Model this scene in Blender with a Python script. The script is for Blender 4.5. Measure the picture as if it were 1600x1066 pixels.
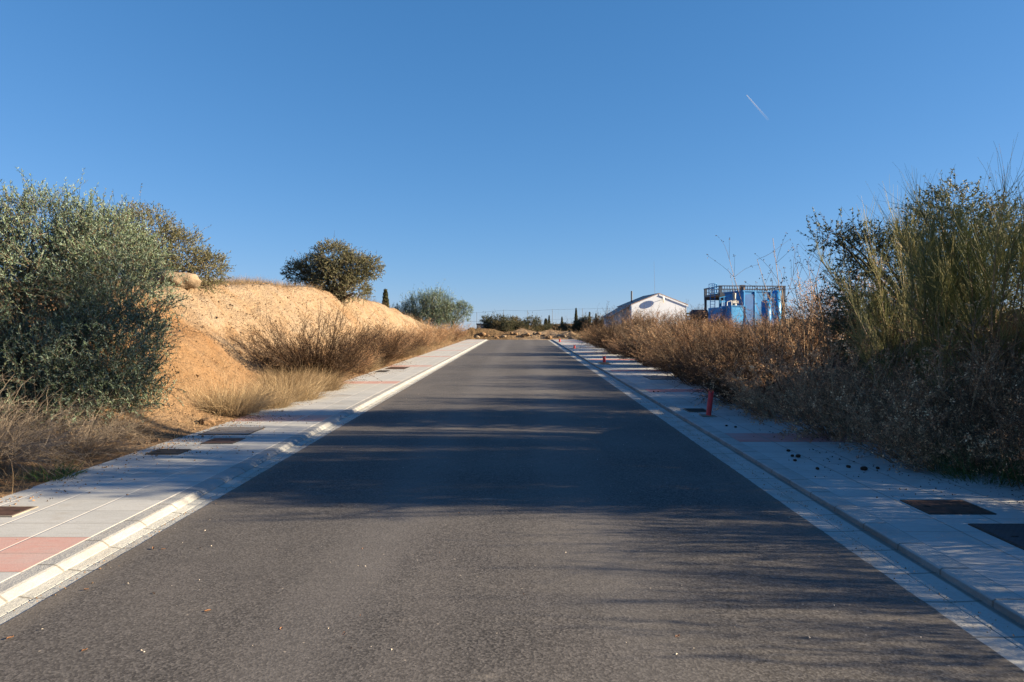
import bpy, math, random
import numpy as np
from math import radians, sin, cos, pi

for _o in list(bpy.data.objects):
    bpy.data.objects.remove(_o)
SC = bpy.context.scene
COL = SC.collection

# ------------------------------------------------------------------ camera, sky, sun, exposure
F = 1150.0                       # focal length in pixels of the 1600 wide photograph
SLOPE = 0.02696                  # the road climbs away from the camera
EYE = 1.70
SUN_ELEV = 17.0
SUN_BEHIND = 3.0                 # sun stands to the right, this many degrees behind the camera

cam_d = bpy.data.cameras.new('camera')
cam = bpy.data.objects.new('camera', cam_d)
COL.objects.link(cam)
cam_d.sensor_width = 36.0
cam_d.lens = 36.0 * F / 1600.0
cam_d.clip_start = 0.05
cam_d.clip_end = 20000
cam.location = (0, 0, EYE)
cam.rotation_euler = (radians(90), 0, math.atan(14.0 / F))
SC.camera = cam

w = bpy.data.worlds.new("World")
SC.world = w
w.use_nodes = True
wn = w.node_tree
wn.nodes.clear()
wo = wn.nodes.new('ShaderNodeOutputWorld')
wb = wn.nodes.new('ShaderNodeBackground')
ws = wn.nodes.new('ShaderNodeTexSky')
ws.sky_type = 'NISHITA'
ws.sun_disc = False
ws.sun_elevation = radians(SUN_ELEV)
ws.sun_rotation = radians(90 + SUN_BEHIND)
ws.altitude = 600
ws.air_density = 1.0
ws.dust_density = 0.0
ws.ozone_density = 5.0
wb.inputs['Strength'].default_value = 0.11
# the photograph's developing flattens the sky's gradient: a curve per channel on the sky colour
_sp = wn.nodes.new('ShaderNodeSeparateColor'); _cb = wn.nodes.new('ShaderNodeCombineColor')
wn.links.new(ws.outputs[0], _sp.inputs[0])
for _i, (_p, _c) in enumerate([(1.03, .24), (.722, .375), (.65, .543)]):
    _a = wn.nodes.new('ShaderNodeMath'); _a.operation = 'POWER'; _a.inputs[1].default_value = _p
    _b = wn.nodes.new('ShaderNodeMath'); _b.operation = 'MULTIPLY'; _b.inputs[1].default_value = _c
    wn.links.new(_sp.outputs[_i], _a.inputs[0]); wn.links.new(_a.outputs[0], _b.inputs[0]); wn.links.new(_b.outputs[0], _cb.inputs[_i])
wn.links.new(_cb.outputs[0], wb.inputs[0])
wn.links.new(wb.outputs[0], wo.inputs[0])

sun_d = bpy.data.lights.new('sun', 'SUN')
sun_d.energy = 4.3
sun_d.angle = radians(0.5)
sun_d.color = (1.0, 0.80, 0.545)
sun = bpy.data.objects.new('sun', sun_d)
COL.objects.link(sun)
sun.location = (40, -5, 30)
sun.rotation_euler = (0, radians(90 - SUN_ELEV), radians(-SUN_BEHIND))

SC.view_settings.view_transform = 'Standard'
SC.view_settings.look = 'None'
SC.view_settings.exposure = 2.2
SC.view_settings.gamma = 1
SC.view_settings.use_curve_mapping = False
SC.render.engine = 'CYCLES'
SC.cycles.max_bounces = 6
SC.cycles.transparent_max_bounces = 8
SC.cycles.diffuse_bounces = 3
SC.cycles.glossy_bounces = 2
SC.cycles.use_denoising = True

R = np.random.default_rng(7)

# ------------------------------------------------------------------ helpers: noise, meshes, objects, materials
def _hash(ix, iy, seed):
    n = (ix.astype(np.int64) * 374761393 + iy.astype(np.int64) * 668265263 + seed * 1442695041) & 0x7fffffff
    n = ((n ^ (n >> 13)) * 1274126177) & 0x7fffffff
    return ((n ^ (n >> 16)) & 0xffff) / 65535.0

def vnoise(x, y, seed=0):
    x = np.asarray(x, float); y = np.asarray(y, float)
    ix = np.floor(x); iy = np.floor(y)
    fx = x - ix; fy = y - iy
    fx = fx * fx * (3 - 2 * fx); fy = fy * fy * (3 - 2 * fy)
    a = _hash(ix, iy, seed); b = _hash(ix + 1, iy, seed)
    c = _hash(ix, iy + 1, seed); d = _hash(ix + 1, iy + 1, seed)
    return (a * (1 - fx) + b * fx) * (1 - fy) + (c * (1 - fx) + d * fx) * fy

def fbm(x, y, seed=0, octaves=4):
    v = 0; amp = 0.5
    for k in range(octaves):
        v = v + amp * (vnoise(np.asarray(x) * 2 ** k, np.asarray(y) * 2 ** k, seed + k * 17) - 0.5)
        amp *= 0.5
    return v

def smooth(a, b, x):
    t = np.clip((np.asarray(x, float) - a) / (b - a), 0, 1)
    return t * t * (3 - 2 * t)

class Geo:
    """collects vertices, quads and triangles with one tint value per vertex"""
    def __init__(self):
        self.v = []; self.q = []; self.t = []; self.tint = []; self.n = 0
    def add(self, v, quads=None, tris=None, tint=0.5):
        v = np.asarray(v, float).reshape(-1, 3)
        if quads is not None and len(quads):
            self.q.append(np.asarray(quads, int).reshape(-1, 4) + self.n)
        if tris is not None and len(tris):
            self.t.append(np.asarray(tris, int).reshape(-1, 3) + self.n)
        tt = np.asarray(tint, float)
        self.tint.append(np.broadcast_to(tt, (len(v),)) if tt.ndim == 0 else tt.reshape(-1))
        self.v.append(v); self.n += len(v)
        return self
    def box(self, c, s, rz=0.0, tint=0.5, rx=0.0):
        x, y, z = s[0] / 2, s[1] / 2, s[2] / 2
        p = np.array([[-x, -y, -z], [x, -y, -z], [x, y, -z], [-x, y, -z], [-x, -y, z], [x, -y, z], [x, y, z], [-x, y, z]])
        if rx:
            p = p @ np.array([[1, 0, 0], [0, cos(rx), -sin(rx)], [0, sin(rx), cos(rx)]]).T
        if rz:
            p = p @ np.array([[cos(rz), -sin(rz), 0], [sin(rz), cos(rz), 0], [0, 0, 1]]).T
        p = p + np.array(c)
        return self.add(p, [[3, 2, 1, 0], [4, 5, 6, 7], [0, 1, 5, 4], [1, 2, 6, 5], [2, 3, 7, 6], [3, 0, 4, 7]], tint=tint)
    def tube(self, a, b, r0, r1=None, n=8, cap=True, tint=0.5):
        r1 = r0 if r1 is None else r1
        a = np.array(a, float); b = np.array(b, float); d = b - a; d /= np.linalg.norm(d)
        u = np.cross(d, [0, 0, 1.0] if abs(d[2]) < 0.9 else [1.0, 0, 0]); u /= np.linalg.norm(u); w_ = np.cross(d, u)
        an = np.arange(n) * 2 * pi / n
        ring = np.cos(an)[:, None] * u + np.sin(an)[:, None] * w_
        v = np.concatenate([a + ring * r0, b + ring * r1, [a], [b]])
        i = np.arange(n); j = (i + 1) % n
        q = np.stack([i, j, j + n, i + n], 1)
        t = np.concatenate([np.stack([j, i, np.full(n, 2 * n)], 1), np.stack([i + n, j + n, np.full(n, 2 * n + 1)], 1)]) if cap else None
        return self.add(v, q, t, tint)
    def grid(self, X, Y, Z, tint=0.5):
        ny, nx = X.shape
        i = np.arange(ny * nx).reshape(ny, nx)
        q = np.stack([i[:-1, :-1], i[:-1, 1:], i[1:, 1:], i[1:, :-1]], -1).reshape(-1, 4)
        return self.add(np.stack([X, Y, Z], -1), q, tint=tint)
    def mesh(self, name, material, smooth_shade=False):
        me = bpy.data.meshes.new(name)
        V = np.concatenate(self.v)
        Q = np.concatenate(self.q) if self.q else np.zeros((0, 4), int)
        T = np.concatenate(self.t) if self.t else np.zeros((0, 3), int)
        me.vertices.add(len(V)); me.vertices.foreach_set('co', V.astype(np.float32).ravel())
        nl = Q.size + T.size
        me.loops.add(nl)
        me.loops.foreach_set('vertex_index', np.concatenate([Q.ravel(), T.ravel()]).astype(np.int32))
        me.polygons.add(len(Q) + len(T))
        st = np.concatenate([np.arange(len(Q)) * 4, Q.size + np.arange(len(T)) * 3]).astype(np.int32)
        me.polygons.foreach_set('loop_start', st)
        me.polygons.foreach_set('use_smooth', np.full(len(st), smooth_shade, dtype=bool))
        at = me.attributes.new('tint', 'FLOAT', 'POINT')
        at.data.foreach_set('value', np.concatenate(self.tint).astype(np.float32))
        me.update(calc_edges=True)
        me.validate()
        me.materials.append(material)
        return me

def obj(name, geo, material, parent=None, smooth_shade=False):
    me = geo.mesh(name, material, smooth_shade) if isinstance(geo, Geo) else geo
    o = bpy.data.objects.new(name, me)
    COL.objects.link(o)
    if parent is not None:
        o.parent = parent
    return o

def tag(o, label=None, cat=None, group=None, kind=None):
    if label: o['label'] = label
    if cat: o['category'] = cat
    if group: o['group'] = group
    if kind: o['kind'] = kind
    return o

def thing(name, label, cat, loc=(0, 0, 0), rz=0.0, group=None, scale=(1, 1, 1)):
    o = bpy.data.objects.new(name, None)
    COL.objects.link(o)
    o.empty_display_size = 0.2
    o.location = loc; o.rotation_euler = (0, 0, rz); o.scale = scale
    return tag(o, label, cat, group)

def structure(name, geo, material, smooth_shade=False):
    return tag(obj(name, geo, material, None, smooth_shade), kind='structure')

def copy_thing(root, loc, rz, scale, label, group=None):
    r = root.copy(); COL.objects.link(r)
    r.location = loc; r.rotation_euler = (0, 0, rz); r.scale = scale
    r['label'] = label
    if group: r['group'] = group
    for ch in list(root.children):
        c = ch.copy(); COL.objects.link(c); c.parent = r
        for g in list(ch.children):
            d = g.copy(); COL.objects.link(d); d.parent = c
    return r

# --- materials
class NT:
    def __init__(self, name):
        self.m = bpy.data.materials.new(name)
        self.m.use_nodes = True
        self.t = self.m.node_tree
        self.t.nodes.clear()
        self.out = self.t.nodes.new('ShaderNodeOutputMaterial')
    def n(self, typ, **kw):
        nd = self.t.nodes.new(typ)
        ins = kw.pop('ins', {})
        for k, v in kw.items():
            setattr(nd, k, v)
        for k, v in ins.items():
            if isinstance(v, bpy.types.NodeSocket):
                self.t.links.new(v, nd.inputs[k])
            else:
                nd.inputs[k].default_value = v
        return nd
    def obco(self):
        return self.n('ShaderNodeTexCoord').outputs['Object']
    def math(self, op, a, b=None, c=None, clamp=False):
        ins = {0: a}
        if b is not None: ins[1] = b
        if c is not None: ins[2] = c
        return self.n('ShaderNodeMath', operation=op, use_clamp=clamp, ins=ins).outputs[0]
    def noise(self, co, scale, detail=4, rough=0.55):
        return self.n('ShaderNodeTexNoise', ins={'Vector': co, 'Scale': scale, 'Detail': detail, 'Roughness': rough}).outputs[0]
    def ramp(self, fac, stops):
        r = self.n('ShaderNodeValToRGB', ins={0: fac})
        e = r.color_ramp.elements
        while len(e) < len(stops): e.new(0.5)
        for el, (p, c) in zip(e, stops):
            el.position = p
            el.color = (c[0], c[1], c[2], 1) if hasattr(c, '__len__') else (c, c, c, 1)
        return r.outputs[0]
    def mix(self, fac, a, b, blend='MIX'):
        nd = self.n('ShaderNodeMix', data_type='RGBA', blend_type=blend)
        for i, v in ((0, fac), (6, a), (7, b)):
            if isinstance(v, bpy.types.NodeSocket): self.t.links.new(v, nd.inputs[i])
            elif i == 0: nd.inputs[0].default_value = v
            else: nd.inputs[i].default_value = (v[0], v[1], v[2], 1)
        return nd.outputs[2]
    def bump(self, h, strength, dist):
        return self.n('ShaderNodeBump', ins={'Height': h, 'Strength': strength, 'Distance': dist}).outputs[0]
    def pbr(self, col, rough=0.8, normal=None, metal=0.0, spec=0.3):
        ins = {'Base Color': col if isinstance(col, bpy.types.NodeSocket) else (col[0], col[1], col[2], 1),
               'Roughness': rough, 'Metallic': metal, 'Specular IOR Level': spec}
        if normal is not None: ins['Normal'] = normal
        return self.n('ShaderNodeBsdfPrincipled', ins=ins).outputs[0]
    def done(self, sh):
        self.t.links.new(sh, self.out.inputs['Surface'])
        return self.m

def plain(name, col, rough=0.7, metal=0.0, var=0.15, scale=6.0, bump=0.0):
    t = NT(name)
    co = t.obco()
    nz = t.noise(co, scale, 5)
    c = t.mix(t.ramp(nz, [(0.35, 0), (0.65, 1)]), [k * (1 - var) for k in col], [k * (1 + var) for k in col])
    nrm = t.bump(t.noise(co, scale * 6, 4), 0.4, bump) if bump else None
    return t.done(t.pbr(c, rough, nrm, metal))

def foliage(name, stops, transl=0.25, back=None, rough=0.6, spec=0.25, vary=None):
    """leaf material: colour from the 'tint' of each leaf, some light passing through"""
    t = NT(name)
    a = t.n('ShaderNodeAttribute', attribute_name='tint').outputs['Fac']
    c = t.ramp(a, stops)
    if vary:                                            # no two plants have weathered to quite the same brown
        rnd = t.n('ShaderNodeObjectInfo').outputs['Random']
        c = t.mix(1.0, c, t.ramp(rnd, [(0, vary[0]), (0.5, vary[1]), (1, vary[2])]), 'MULTIPLY')
    if back is not None:
        g = t.n('ShaderNodeNewGeometry').outputs['Backfacing']
        c = t.mix(t.math('MULTIPLY', g, 0.8), c, back)
    p = t.pbr(c, rough, spec=spec)
    if transl:
        tr = t.n('ShaderNodeBsdfTranslucent', ins={'Color': c}).outputs[0]
        mx = t.n('ShaderNodeMixShader', ins={0: transl}).outputs[0]
        nd = mx.node
        t.t.links.new(p, nd.inputs[1]); t.t.links.new(tr, nd.inputs[2])
        p = mx
    return t.done(p)

# soil of the cut bank
def soil_material():
    t = NT('soil')
    co = t.obco()
    big = t.noise(co, 0.22, 3)
    mid = t.noise(co, 1.3, 6, 0.65)
    fine = t.noise(co, 9.0, 6, 0.7)
    c = t.mix(t.ramp(big, [(0.42, 0), (0.6, 1)]), (0.229, 0.146, 0.081), (0.263, 0.193, 0.124))
    c = t.mix(t.ramp(mid, [(0.38, 0), (0.66, 1)]), c, (0.283, 0.222, 0.159))
    c = t.mix(t.math('MULTIPLY', t.ramp(fine, [(0.52, 0), (0.75, 1)]), 0.55), c, (0.102, 0.064, 0.040))
    wm = t.n('ShaderNodeAttribute', attribute_name='warm').outputs['Fac']
    c = t.mix(wm, c, t.mix(1.0, c, (0.84, 0.70, 0.56), 'MULTIPLY'))
    vor = t.n('ShaderNodeTexVoronoi', ins={'Vector': co, 'Scale': 14.0, 'Randomness': 1.0})
    st = t.ramp(vor.outputs['Distance'], [(0.10, 1), (0.2, 0)])
    sel = t.ramp(t.n('ShaderNodeSeparateColor', ins={0: vor.outputs['Color']}).outputs[0], [(0.68, 0), (0.72, 1)])
    stone = t.math('MULTIPLY', st, sel)
    c = t.mix(stone, c, (0.17, 0.135, 0.10))
    pit = t.n('ShaderNodeTexVoronoi', ins={'Vector': t.n('ShaderNodeMapping', ins={'Vector': co, 'Scale': (1.0, 1.0, .6)}).outputs[0], 'Scale': 1.7})
    ps = t.n('ShaderNodeSeparateColor', ins={0: pit.outputs['Color']})
    pm = t.math('MULTIPLY', t.ramp(t.math('ADD', pit.outputs['Distance'], t.math('MULTIPLY', t.math('SUBTRACT', fine, 0.5), 0.35)), [(0.07, 1), (0.13, 0)]), t.ramp(ps.outputs[0], [(0.6, 0), (0.62, 1)]))
    c = t.mix(t.math('MULTIPLY', pm, 0.7), c, (0.10, 0.055, 0.028))
    # ground away from the cut is covered by straw coloured litter
    sep = t.n('ShaderNodeSeparateXYZ', ins={0: co})
    far = t.ramp(t.n('ShaderNodeMapRange', ins={0: sep.outputs[1], 1: 60.0, 2: 240.0}).outputs[0], [(0.05, 0), (0.8, 1)])
    g = t.mix(mid, (0.06, 0.05, 0.022), (0.11, 0.08, 0.038))
    c = t.mix(far, c, g)
    lit = t.n('ShaderNodeAttribute', attribute_name='tint').outputs['Fac']
    dry = t.mix(fine, (0.08, 0.055, 0.028), (0.15, 0.105, 0.058))
    c = t.mix(t.math('MULTIPLY', lit, t.ramp(mid, [(0.3, 0.35), (0.6, 1)])), c, dry)
    h = t.math('ADD', t.math('MULTIPLY', mid, 1.0), t.math('MULTIPLY', fine, 0.35))
    h = t.math('ADD', h, t.math('MULTIPLY', stone, 0.12))
    return t.done(t.pbr(c, 0.95, t.bump(h, 1.0, 0.34), spec=0.1))

def asphalt_material():
    t = NT('asphalt')
    co = t.obco()
    v = t.n('ShaderNodeTexVoronoi', ins={'Vector': co, 'Scale': 78.0})
    ag = t.n('ShaderNodeSeparateColor', ins={0: v.outputs['Color']})
    fine = t.noise(co, 70, 3, 0.7)
    patch = t.noise(co, 0.55, 5, 0.6)
    st = t.n('ShaderNodeMapping', ins={'Vector': co, 'Scale': (1.6, 0.12, 1.0)}).outputs[0]
    streak = t.noise(st, 1.0, 4)
    base = t.mix(t.ramp(ag.outputs[0], [(0.05, 0), (0.95, 1)]), (0.038, 0.036, 0.035), (0.140, 0.133, 0.128))
    base = t.mix(t.ramp(fine, [(0.35, 0), (0.7, 1)]), t.mix(1.0, base, (0.42, 0.42, 0.43), 'MULTIPLY'), base)
    base = t.mix(t.math('MULTIPLY', t.ramp(patch, [(0.42, 0), (0.7, 1)]), 0.35), base, (0.137, 0.127, 0.118))
    base = t.mix(t.math('MULTIPLY', t.ramp(streak, [(0.5, 0), (0.72, 1)]), 0.25), base, (0.132, 0.123, 0.117))
    sx = t.n('ShaderNodeSeparateXYZ', ins={0: co})
    lane = t.math('ADD', t.math('MULTIPLY', t.math('ABSOLUTE', t.math('ADD', sx.outputs[0], 0.25)), 1.0), t.math('MULTIPLY', t.math('SUBTRACT', patch, 0.5), 0.8))
    lf = t.math('MULTIPLY', t.ramp(t.math('ABSOLUTE', t.math('SUBTRACT', lane, 0.85)), [(0.1, 1), (0.5, 0)]), 0.28)
    base = t.mix(lf, base, (0.128, 0.123, 0.121))
    ed = t.math('ADD', t.math('ABSOLUTE', t.math('ADD', sx.outputs[0], 0.235)), t.math('MULTIPLY', t.math('SUBTRACT', streak, 0.5), 0.5))
    base = t.mix(t.math('MULTIPLY', t.ramp(t.math('SUBTRACT', ed, 2.0), [(0.45, 0), (0.72, 1)]), 0.4), base, (0.16, 0.14, 0.115))
    blot = t.noise(co, 1.9, 7, 0.72)
    base = t.mix(t.math('MULTIPLY', t.ramp(blot, [(0.32, 1), (0.44, 0)]), 0.35), base, (0.045, 0.043, 0.042))
    # smudges of pale dust
    sm = t.noise(t.n('ShaderNodeMapping', ins={'Vector': co, 'Scale': (2.2, 5.0, 1.0)}).outputs[0], 0.9, 6, 0.75)
    base = t.mix(t.math('MULTIPLY', t.ramp(sm, [(0.63, 0), (0.78, 1)]), 0.55), base, (0.22, 0.20, 0.175))
    # single pale chips
    v2 = t.n('ShaderNodeTexVoronoi', ins={'Vector': co, 'Scale': 9.0})
    ch = t.n('ShaderNodeSeparateColor', ins={0: v2.outputs['Color']})
    chip = t.math('MULTIPLY', t.ramp(v2.outputs['Distance'], [(0.045, 1), (0.07, 0)]), t.ramp(ch.outputs[1], [(0.70, 0), (0.72, 1)]))
    base = t.mix(t.math('MULTIPLY', chip, 0.8), base, (0.34, 0.30, 0.25))
    h = t.math('ADD', t.math('MULTIPLY', v.outputs['Distance'], 0.6), fine)
    return t.done(t.pbr(base, 0.82, t.bump(h, 0.35, 0.004), spec=0.35))

def pavement_material(name, xa, sgn, pink0, period, seam, pink):
    """concrete slabs in rows along the road, with pink strips across the pavement"""
    t = NT(name)
    co = t.obco()
    s = t.n('ShaderNodeSeparateXYZ', ins={0: co})
    wob = t.math('MULTIPLY', t.math('SUBTRACT', t.noise(co, 1.5, 2), 0.5), 0.012)
    X = t.math('ADD', t.math('MULTIPLY', t.math('SUBTRACT', s.outputs[0], xa), sgn), wob)
    Y = t.math('ADD', s.outputs[1], wob)
    fx = t.math('PINGPONG', X, 0.23)
    fy = t.math('PINGPONG', t.math('SUBTRACT', Y, pink0), 0.195)
    jx = t.ramp(fx, [(0.006, 1), (0.012, 0)])
    jy = t.ramp(fy, [(0.004, 1), (0.009, 0)])
    # slab to slab variation
    cx = t.math('FLOOR', t.math('DIVIDE', X, 0.46)); cy = t.math('FLOOR', t.math('DIVIDE', t.math('SUBTRACT', Y, pink0), 0.39))
    wn_ = t.n('ShaderNodeTexWhiteNoise', noise_dimensions='2D', ins={'Vector': t.n('ShaderNodeCombineXYZ', ins={0: cx, 1: cy}).outputs[0]}).outputs['Value']
    n1 = t.noise(co, 1.1, 6, 0.65)
    n2 = t.noise(t.n('ShaderNodeMapping', ins={'Vector': co, 'Scale': (1.0, 6.0, 1.0)}).outputs[0], 5.0, 5, 0.7)
    n3 = t.noise(co, 60, 3, 0.7)
    c = t.mix(wn_, (0.314, 0.327, 0.326), (0.379, 0.391, 0.389))
    c = t.mix(t.ramp(n1, [(0.4, 0), (0.7, 1)]), c, (0.392, 0.405, 0.405))
    c = t.mix(t.math('MULTIPLY', t.ramp(n2, [(0.5, 0), (0.72, 1)]), 0.45), c, (0.25, 0.24, 0.215))
    pk = t.math('LESS_THAN', t.math('MODULO', t.math('ADD', t.math('SUBTRACT', Y, pink0), 10 * period), period), 0.78)
    pc = t.mix(t.ramp(n2, [(0.4, 0), (0.7, 1)]), *pink)
    c = t.mix(t.math('MULTIPLY', pk, t.ramp(n1, [(0.3, 0.6), (0.55, 1)])), c, pc)
    c = t.mix(t.math('MULTIPLY', t.ramp(n3, [(0.55, 0), (0.8, 1)]), 0.4), c, (0.2, 0.19, 0.17))
    dirt = t.noise(co, 0.8, 7, 0.72)
    c = t.mix(t.math('MULTIPLY', t.ramp(dirt, [(0.56, 0), (0.72, 1)]), 0.5), c, (0.24, 0.19, 0.13))
    c = t.mix(t.math('MULTIPLY', jx, 0.8), c, seam)
    c = t.mix(t.math('MULTIPLY', t.math('MULTIPLY', jy, t.ramp(n1, [(0.3, 0.2), (0.6, 1)])), 0.65), c, (0.16, 0.15, 0.13))
    h = t.math('SUBTRACT', t.math('MULTIPLY', n3, 0.4), t.math('ADD', jx, jy))
    h = t.math('ADD', h, t.math('MULTIPLY', n2, 0.6))
    return t.done(t.pbr(c, 0.85, t.bump(h, 0.5, 0.006), spec=0.25))

def kerb_material(name, col, step, grime_shade=None):
    t = NT(name)
    co = t.obco()
    s = t.n('ShaderNodeSeparateXYZ', ins={0: co})
    f = t.math('PINGPONG', s.outputs[1], step / 2)
    j = t.ramp(f, [(0.005, 1), (0.012, 0)])
    n1 = t.noise(co, 2.2, 6, 0.65); n3 = t.noise(co, 45, 4, 0.7)
    c = t.mix(t.ramp(n1, [(0.35, 0), (0.7, 1)]), [k * 0.82 for k in col], [k * 1.1 for k in col])
    c = t.mix(t.math('MULTIPLY', t.ramp(n3, [(0.5, 0), (0.75, 1)]), 0.45), c, [k * 0.6 for k in col])
    dn = t.noise(t.n('ShaderNodeMapping', ins={'Vector': co, 'Scale': (3.0, 0.6, 3.0)}).outputs[0], 1.2, 6, 0.7)
    c = t.mix(t.math('MULTIPLY', t.ramp(dn, [(0.55, 0), (0.7, 1)]), 0.45), c, (0.23, 0.18, 0.12))
    c = t.mix(t.math('MULTIPLY', j, 0.75), c, (0.13, 0.12, 0.10))
    if grime_shade:  # dark band: grime, with the kerb face's shade painted into the colour
        gx, gw = grime_shade
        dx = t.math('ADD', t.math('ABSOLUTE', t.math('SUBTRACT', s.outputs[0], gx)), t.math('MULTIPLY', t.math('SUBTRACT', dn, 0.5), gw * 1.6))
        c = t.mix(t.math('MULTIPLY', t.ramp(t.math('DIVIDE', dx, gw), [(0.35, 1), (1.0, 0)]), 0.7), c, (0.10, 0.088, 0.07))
    h = t.math('SUBTRACT', t.math('ADD', n3, t.math('MULTIPLY', t.noise(co, 14, 5, 0.7), 1.1)), j)
    return t.done(t.pbr(c, 0.85, t.bump(h, 0.7, 0.008), spec=0.25))

def grate_material(name, dark, light, s):
    t = NT(name)
    co = t.obco()
    ch = t.n('ShaderNodeTexBrick', offset=0.5, ins={'Vector': co, 'Scale': s, 'Mortar Size': 0.03, 'Brick Width': 0.5, 'Row Height': 0.3,
             'Color1': (*light, 1), 'Color2': (*[k * 0.8 for k in light], 1), 'Mortar': (*dark, 1)})
    n1 = t.noise(co, 5, 5, 0.7)
    c = t.mix(t.math('MULTIPLY', t.ramp(n1, [(0.45, 0), (0.7, 1)]), 0.5), ch.outputs[0], (0.09, 0.06, 0.04))
    return t.done(t.pbr(c, 0.6, t.bump(ch.outputs[1], -0.6, 0.01), 0.3))

M = {}
M['soil'] = soil_material()
M['asphalt'] = asphalt_material()
M['pave_left'] = pavement_material('pale_slabs', -3.28, -1, 4.8, 7.3, (0.52, 0.50, 0.46), ((0.41, 0.235, 0.21), (0.40, 0.285, 0.26)))
M['pave_right'] = pavement_material('grey_slabs', 2.99, 1, 10.1, 7.05, (0.22, 0.21, 0.19), ((0.47, 0.16, 0.145), (0.44, 0.22, 0.20)))
M['kerb'] = kerb_material('kerb_concrete', (0.294, 0.302, 0.300), 0.55)
M['kerb_right'] = kerb_material('kerb_concrete_grime_shade', (0.33, 0.345, 0.34), 0.55, (2.788, .02))
M['gutter_right'] = kerb_material('gutter_concrete_grime_shade', (0.35, 0.36, 0.35), 0.5, (2.78, .028))
M['gutter'] = kerb_material('gutter_concrete', (0.352, 0.363, 0.349), 0.5)
M['olive_leaf'] = foliage('olive_leaf', [(0, (0.043, 0.078, 0.039)), (0.5, (0.081, 0.127, 0.062)), (0.85, (0.144, 0.198, 0.105)), (1, (0.183, 0.205, 0.112))], 0.2, (0.192, 0.259, 0.208), spec=0.4)
M['oak_leaf'] = foliage('oak_leaf', [(0, (0.057, 0.069, 0.029)), (0.5, (0.115, 0.119, 0.052)), (0.85, (0.178, 0.163, 0.075)), (1, (0.230, 0.175, 0.098))], 0.2, (0.172, 0.175, 0.111))
M['dark_leaf'] = foliage('dark_leaf', [(0, (0.031, 0.050, 0.022)), (0.6, (0.069, 0.094, 0.040)), (1, (0.125, 0.138, 0.062))], 0.2, (0.138, 0.156, 0.100), spec=0.45)
M['broom_stem'] = foliage('broom_stem', [(0, (0.112, 0.133, 0.051)), (0.5, (0.251, 0.268, 0.103)), (0.85, (0.392, 0.356, 0.151)), (1, (0.504, 0.410, 0.224))], 0.45)
M['dry_stem'] = foliage('dry_stem', [(0, (0.094, 0.065, 0.046)), (0.5, (0.216, 0.154, 0.099)), (0.8, (0.374, 0.278, 0.172)), (1, (0.561, 0.432, 0.274))], 0.1, vary=((0.66, 0.57, 0.50), (0.90, 0.84, 0.80), (1.12, 1.08, 1.05)))
M['brown_stem'] = foliage('brown_stem', [(0, (0.032, 0.019, 0.012)), (0.5, (0.075, 0.045, 0.024)), (0.8, (0.129, 0.082, 0.044)), (1, (0.194, 0.127, 0.070))], 0.1, vary=((0.66, 0.57, 0.50), (0.90, 0.84, 0.80), (1.12, 1.08, 1.05)))
M['dry_head'] = foliage('dry_seed_head', [(0, (0.176, 0.107, 0.068)), (0.5, (0.377, 0.234, 0.137)), (0.85, (0.654, 0.435, 0.245)), (1, (0.900, 0.717, 0.465))], 0.4, vary=((0.66, 0.57, 0.50), (0.90, 0.84, 0.80), (1.12, 1.08, 1.05)))
M['brown_head'] = foliage('brown_seed_head', [(0, (0.035, 0.024, 0.015)), (0.5, (0.098, 0.066, 0.041)), (0.85, (0.189, 0.133, 0.082)), (1, (0.280, 0.210, 0.136))], 0.25, vary=((0.66, 0.57, 0.50), (0.90, 0.84, 0.80), (1.12, 1.08, 1.05)))
M['straw'] = foliage('straw', [(0, (0.158, 0.120, 0.072)), (0.5, (0.294, 0.228, 0.138)), (1, (0.441, 0.372, 0.246))], 0.3, vary=((0.66, 0.57, 0.50), (0.90, 0.84, 0.80), (1.12, 1.08, 1.05)))
M['grey_twig'] = foliage('grey_twig', [(0, (0.108, 0.090, 0.072)), (0.5, (0.216, 0.175, 0.132)), (1, (0.360, 0.300, 0.228))], 0.1)
M['green_blade'] = foliage('green_blade', [(0, (0.03, 0.06, 0.018)), (0.6, (0.07, 0.12, 0.035)), (1, (0.16, 0.18, 0.08))], 0.3)
M['pine_leaf'] = foliage('pine_leaf', [(0, (0.03, 0.042, 0.022)), (0.6, (0.065, 0.07, 0.034)), (1, (0.12, 0.11, 0.055))], 0.15)
M['hedge_leaf'] = foliage('hedge_leaf', [(0, (0.05, 0.05, 0.025)), (0.6, (0.11, 0.095, 0.045)), (1, (0.19, 0.15, 0.07))], 0.15)
M['bark'] = plain('bark', (0.11, 0.085, 0.06), 0.9, 0, 0.35, 14, 0.02)
M['stone'] = plain('stone', (0.17, 0.13, 0.09), 0.9, 0, 0.45, 4, 0.08)
M['clod'] = plain('clod', (0.18, 0.115, 0.065), 0.95, 0, 0.3, 6, 0.03)
M['rust_iron'] = plain('rusted_iron', (0.075, 0.045, 0.035), 0.7, 0.4, 0.3, 9, 0.004)
M['dark_iron'] = plain('dark_iron', (0.05, 0.048, 0.045), 0.6, 0.5, 0.3, 9, 0.004)
M['grate_grey'] = grate_material('grey_grating', (0.06, 0.06, 0.06), (0.26, 0.25, 0.235), 14)
M['grate_blue'] = grate_material('black_grating', (0.02, 0.02, 0.025), (0.075, 0.08, 0.095), 10)
M['hole'] = plain('open_chamber', (0.02, 0.018, 0.016), 0.95, 0, 0.3, 8)
M['pit_wall'] = plain('chamber_rim', (0.2, 0.18, 0.15), 0.9, 0, 0.25, 8)
M['red_plastic'] = plain('red_plastic', (0.52, 0.05, 0.055), 0.5, 0, 0.15, 10)
M['dropping'] = plain('dark_clod', (0.025, 0.018, 0.013), 0.9, 0, 0.3, 30, 0.01)
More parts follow.
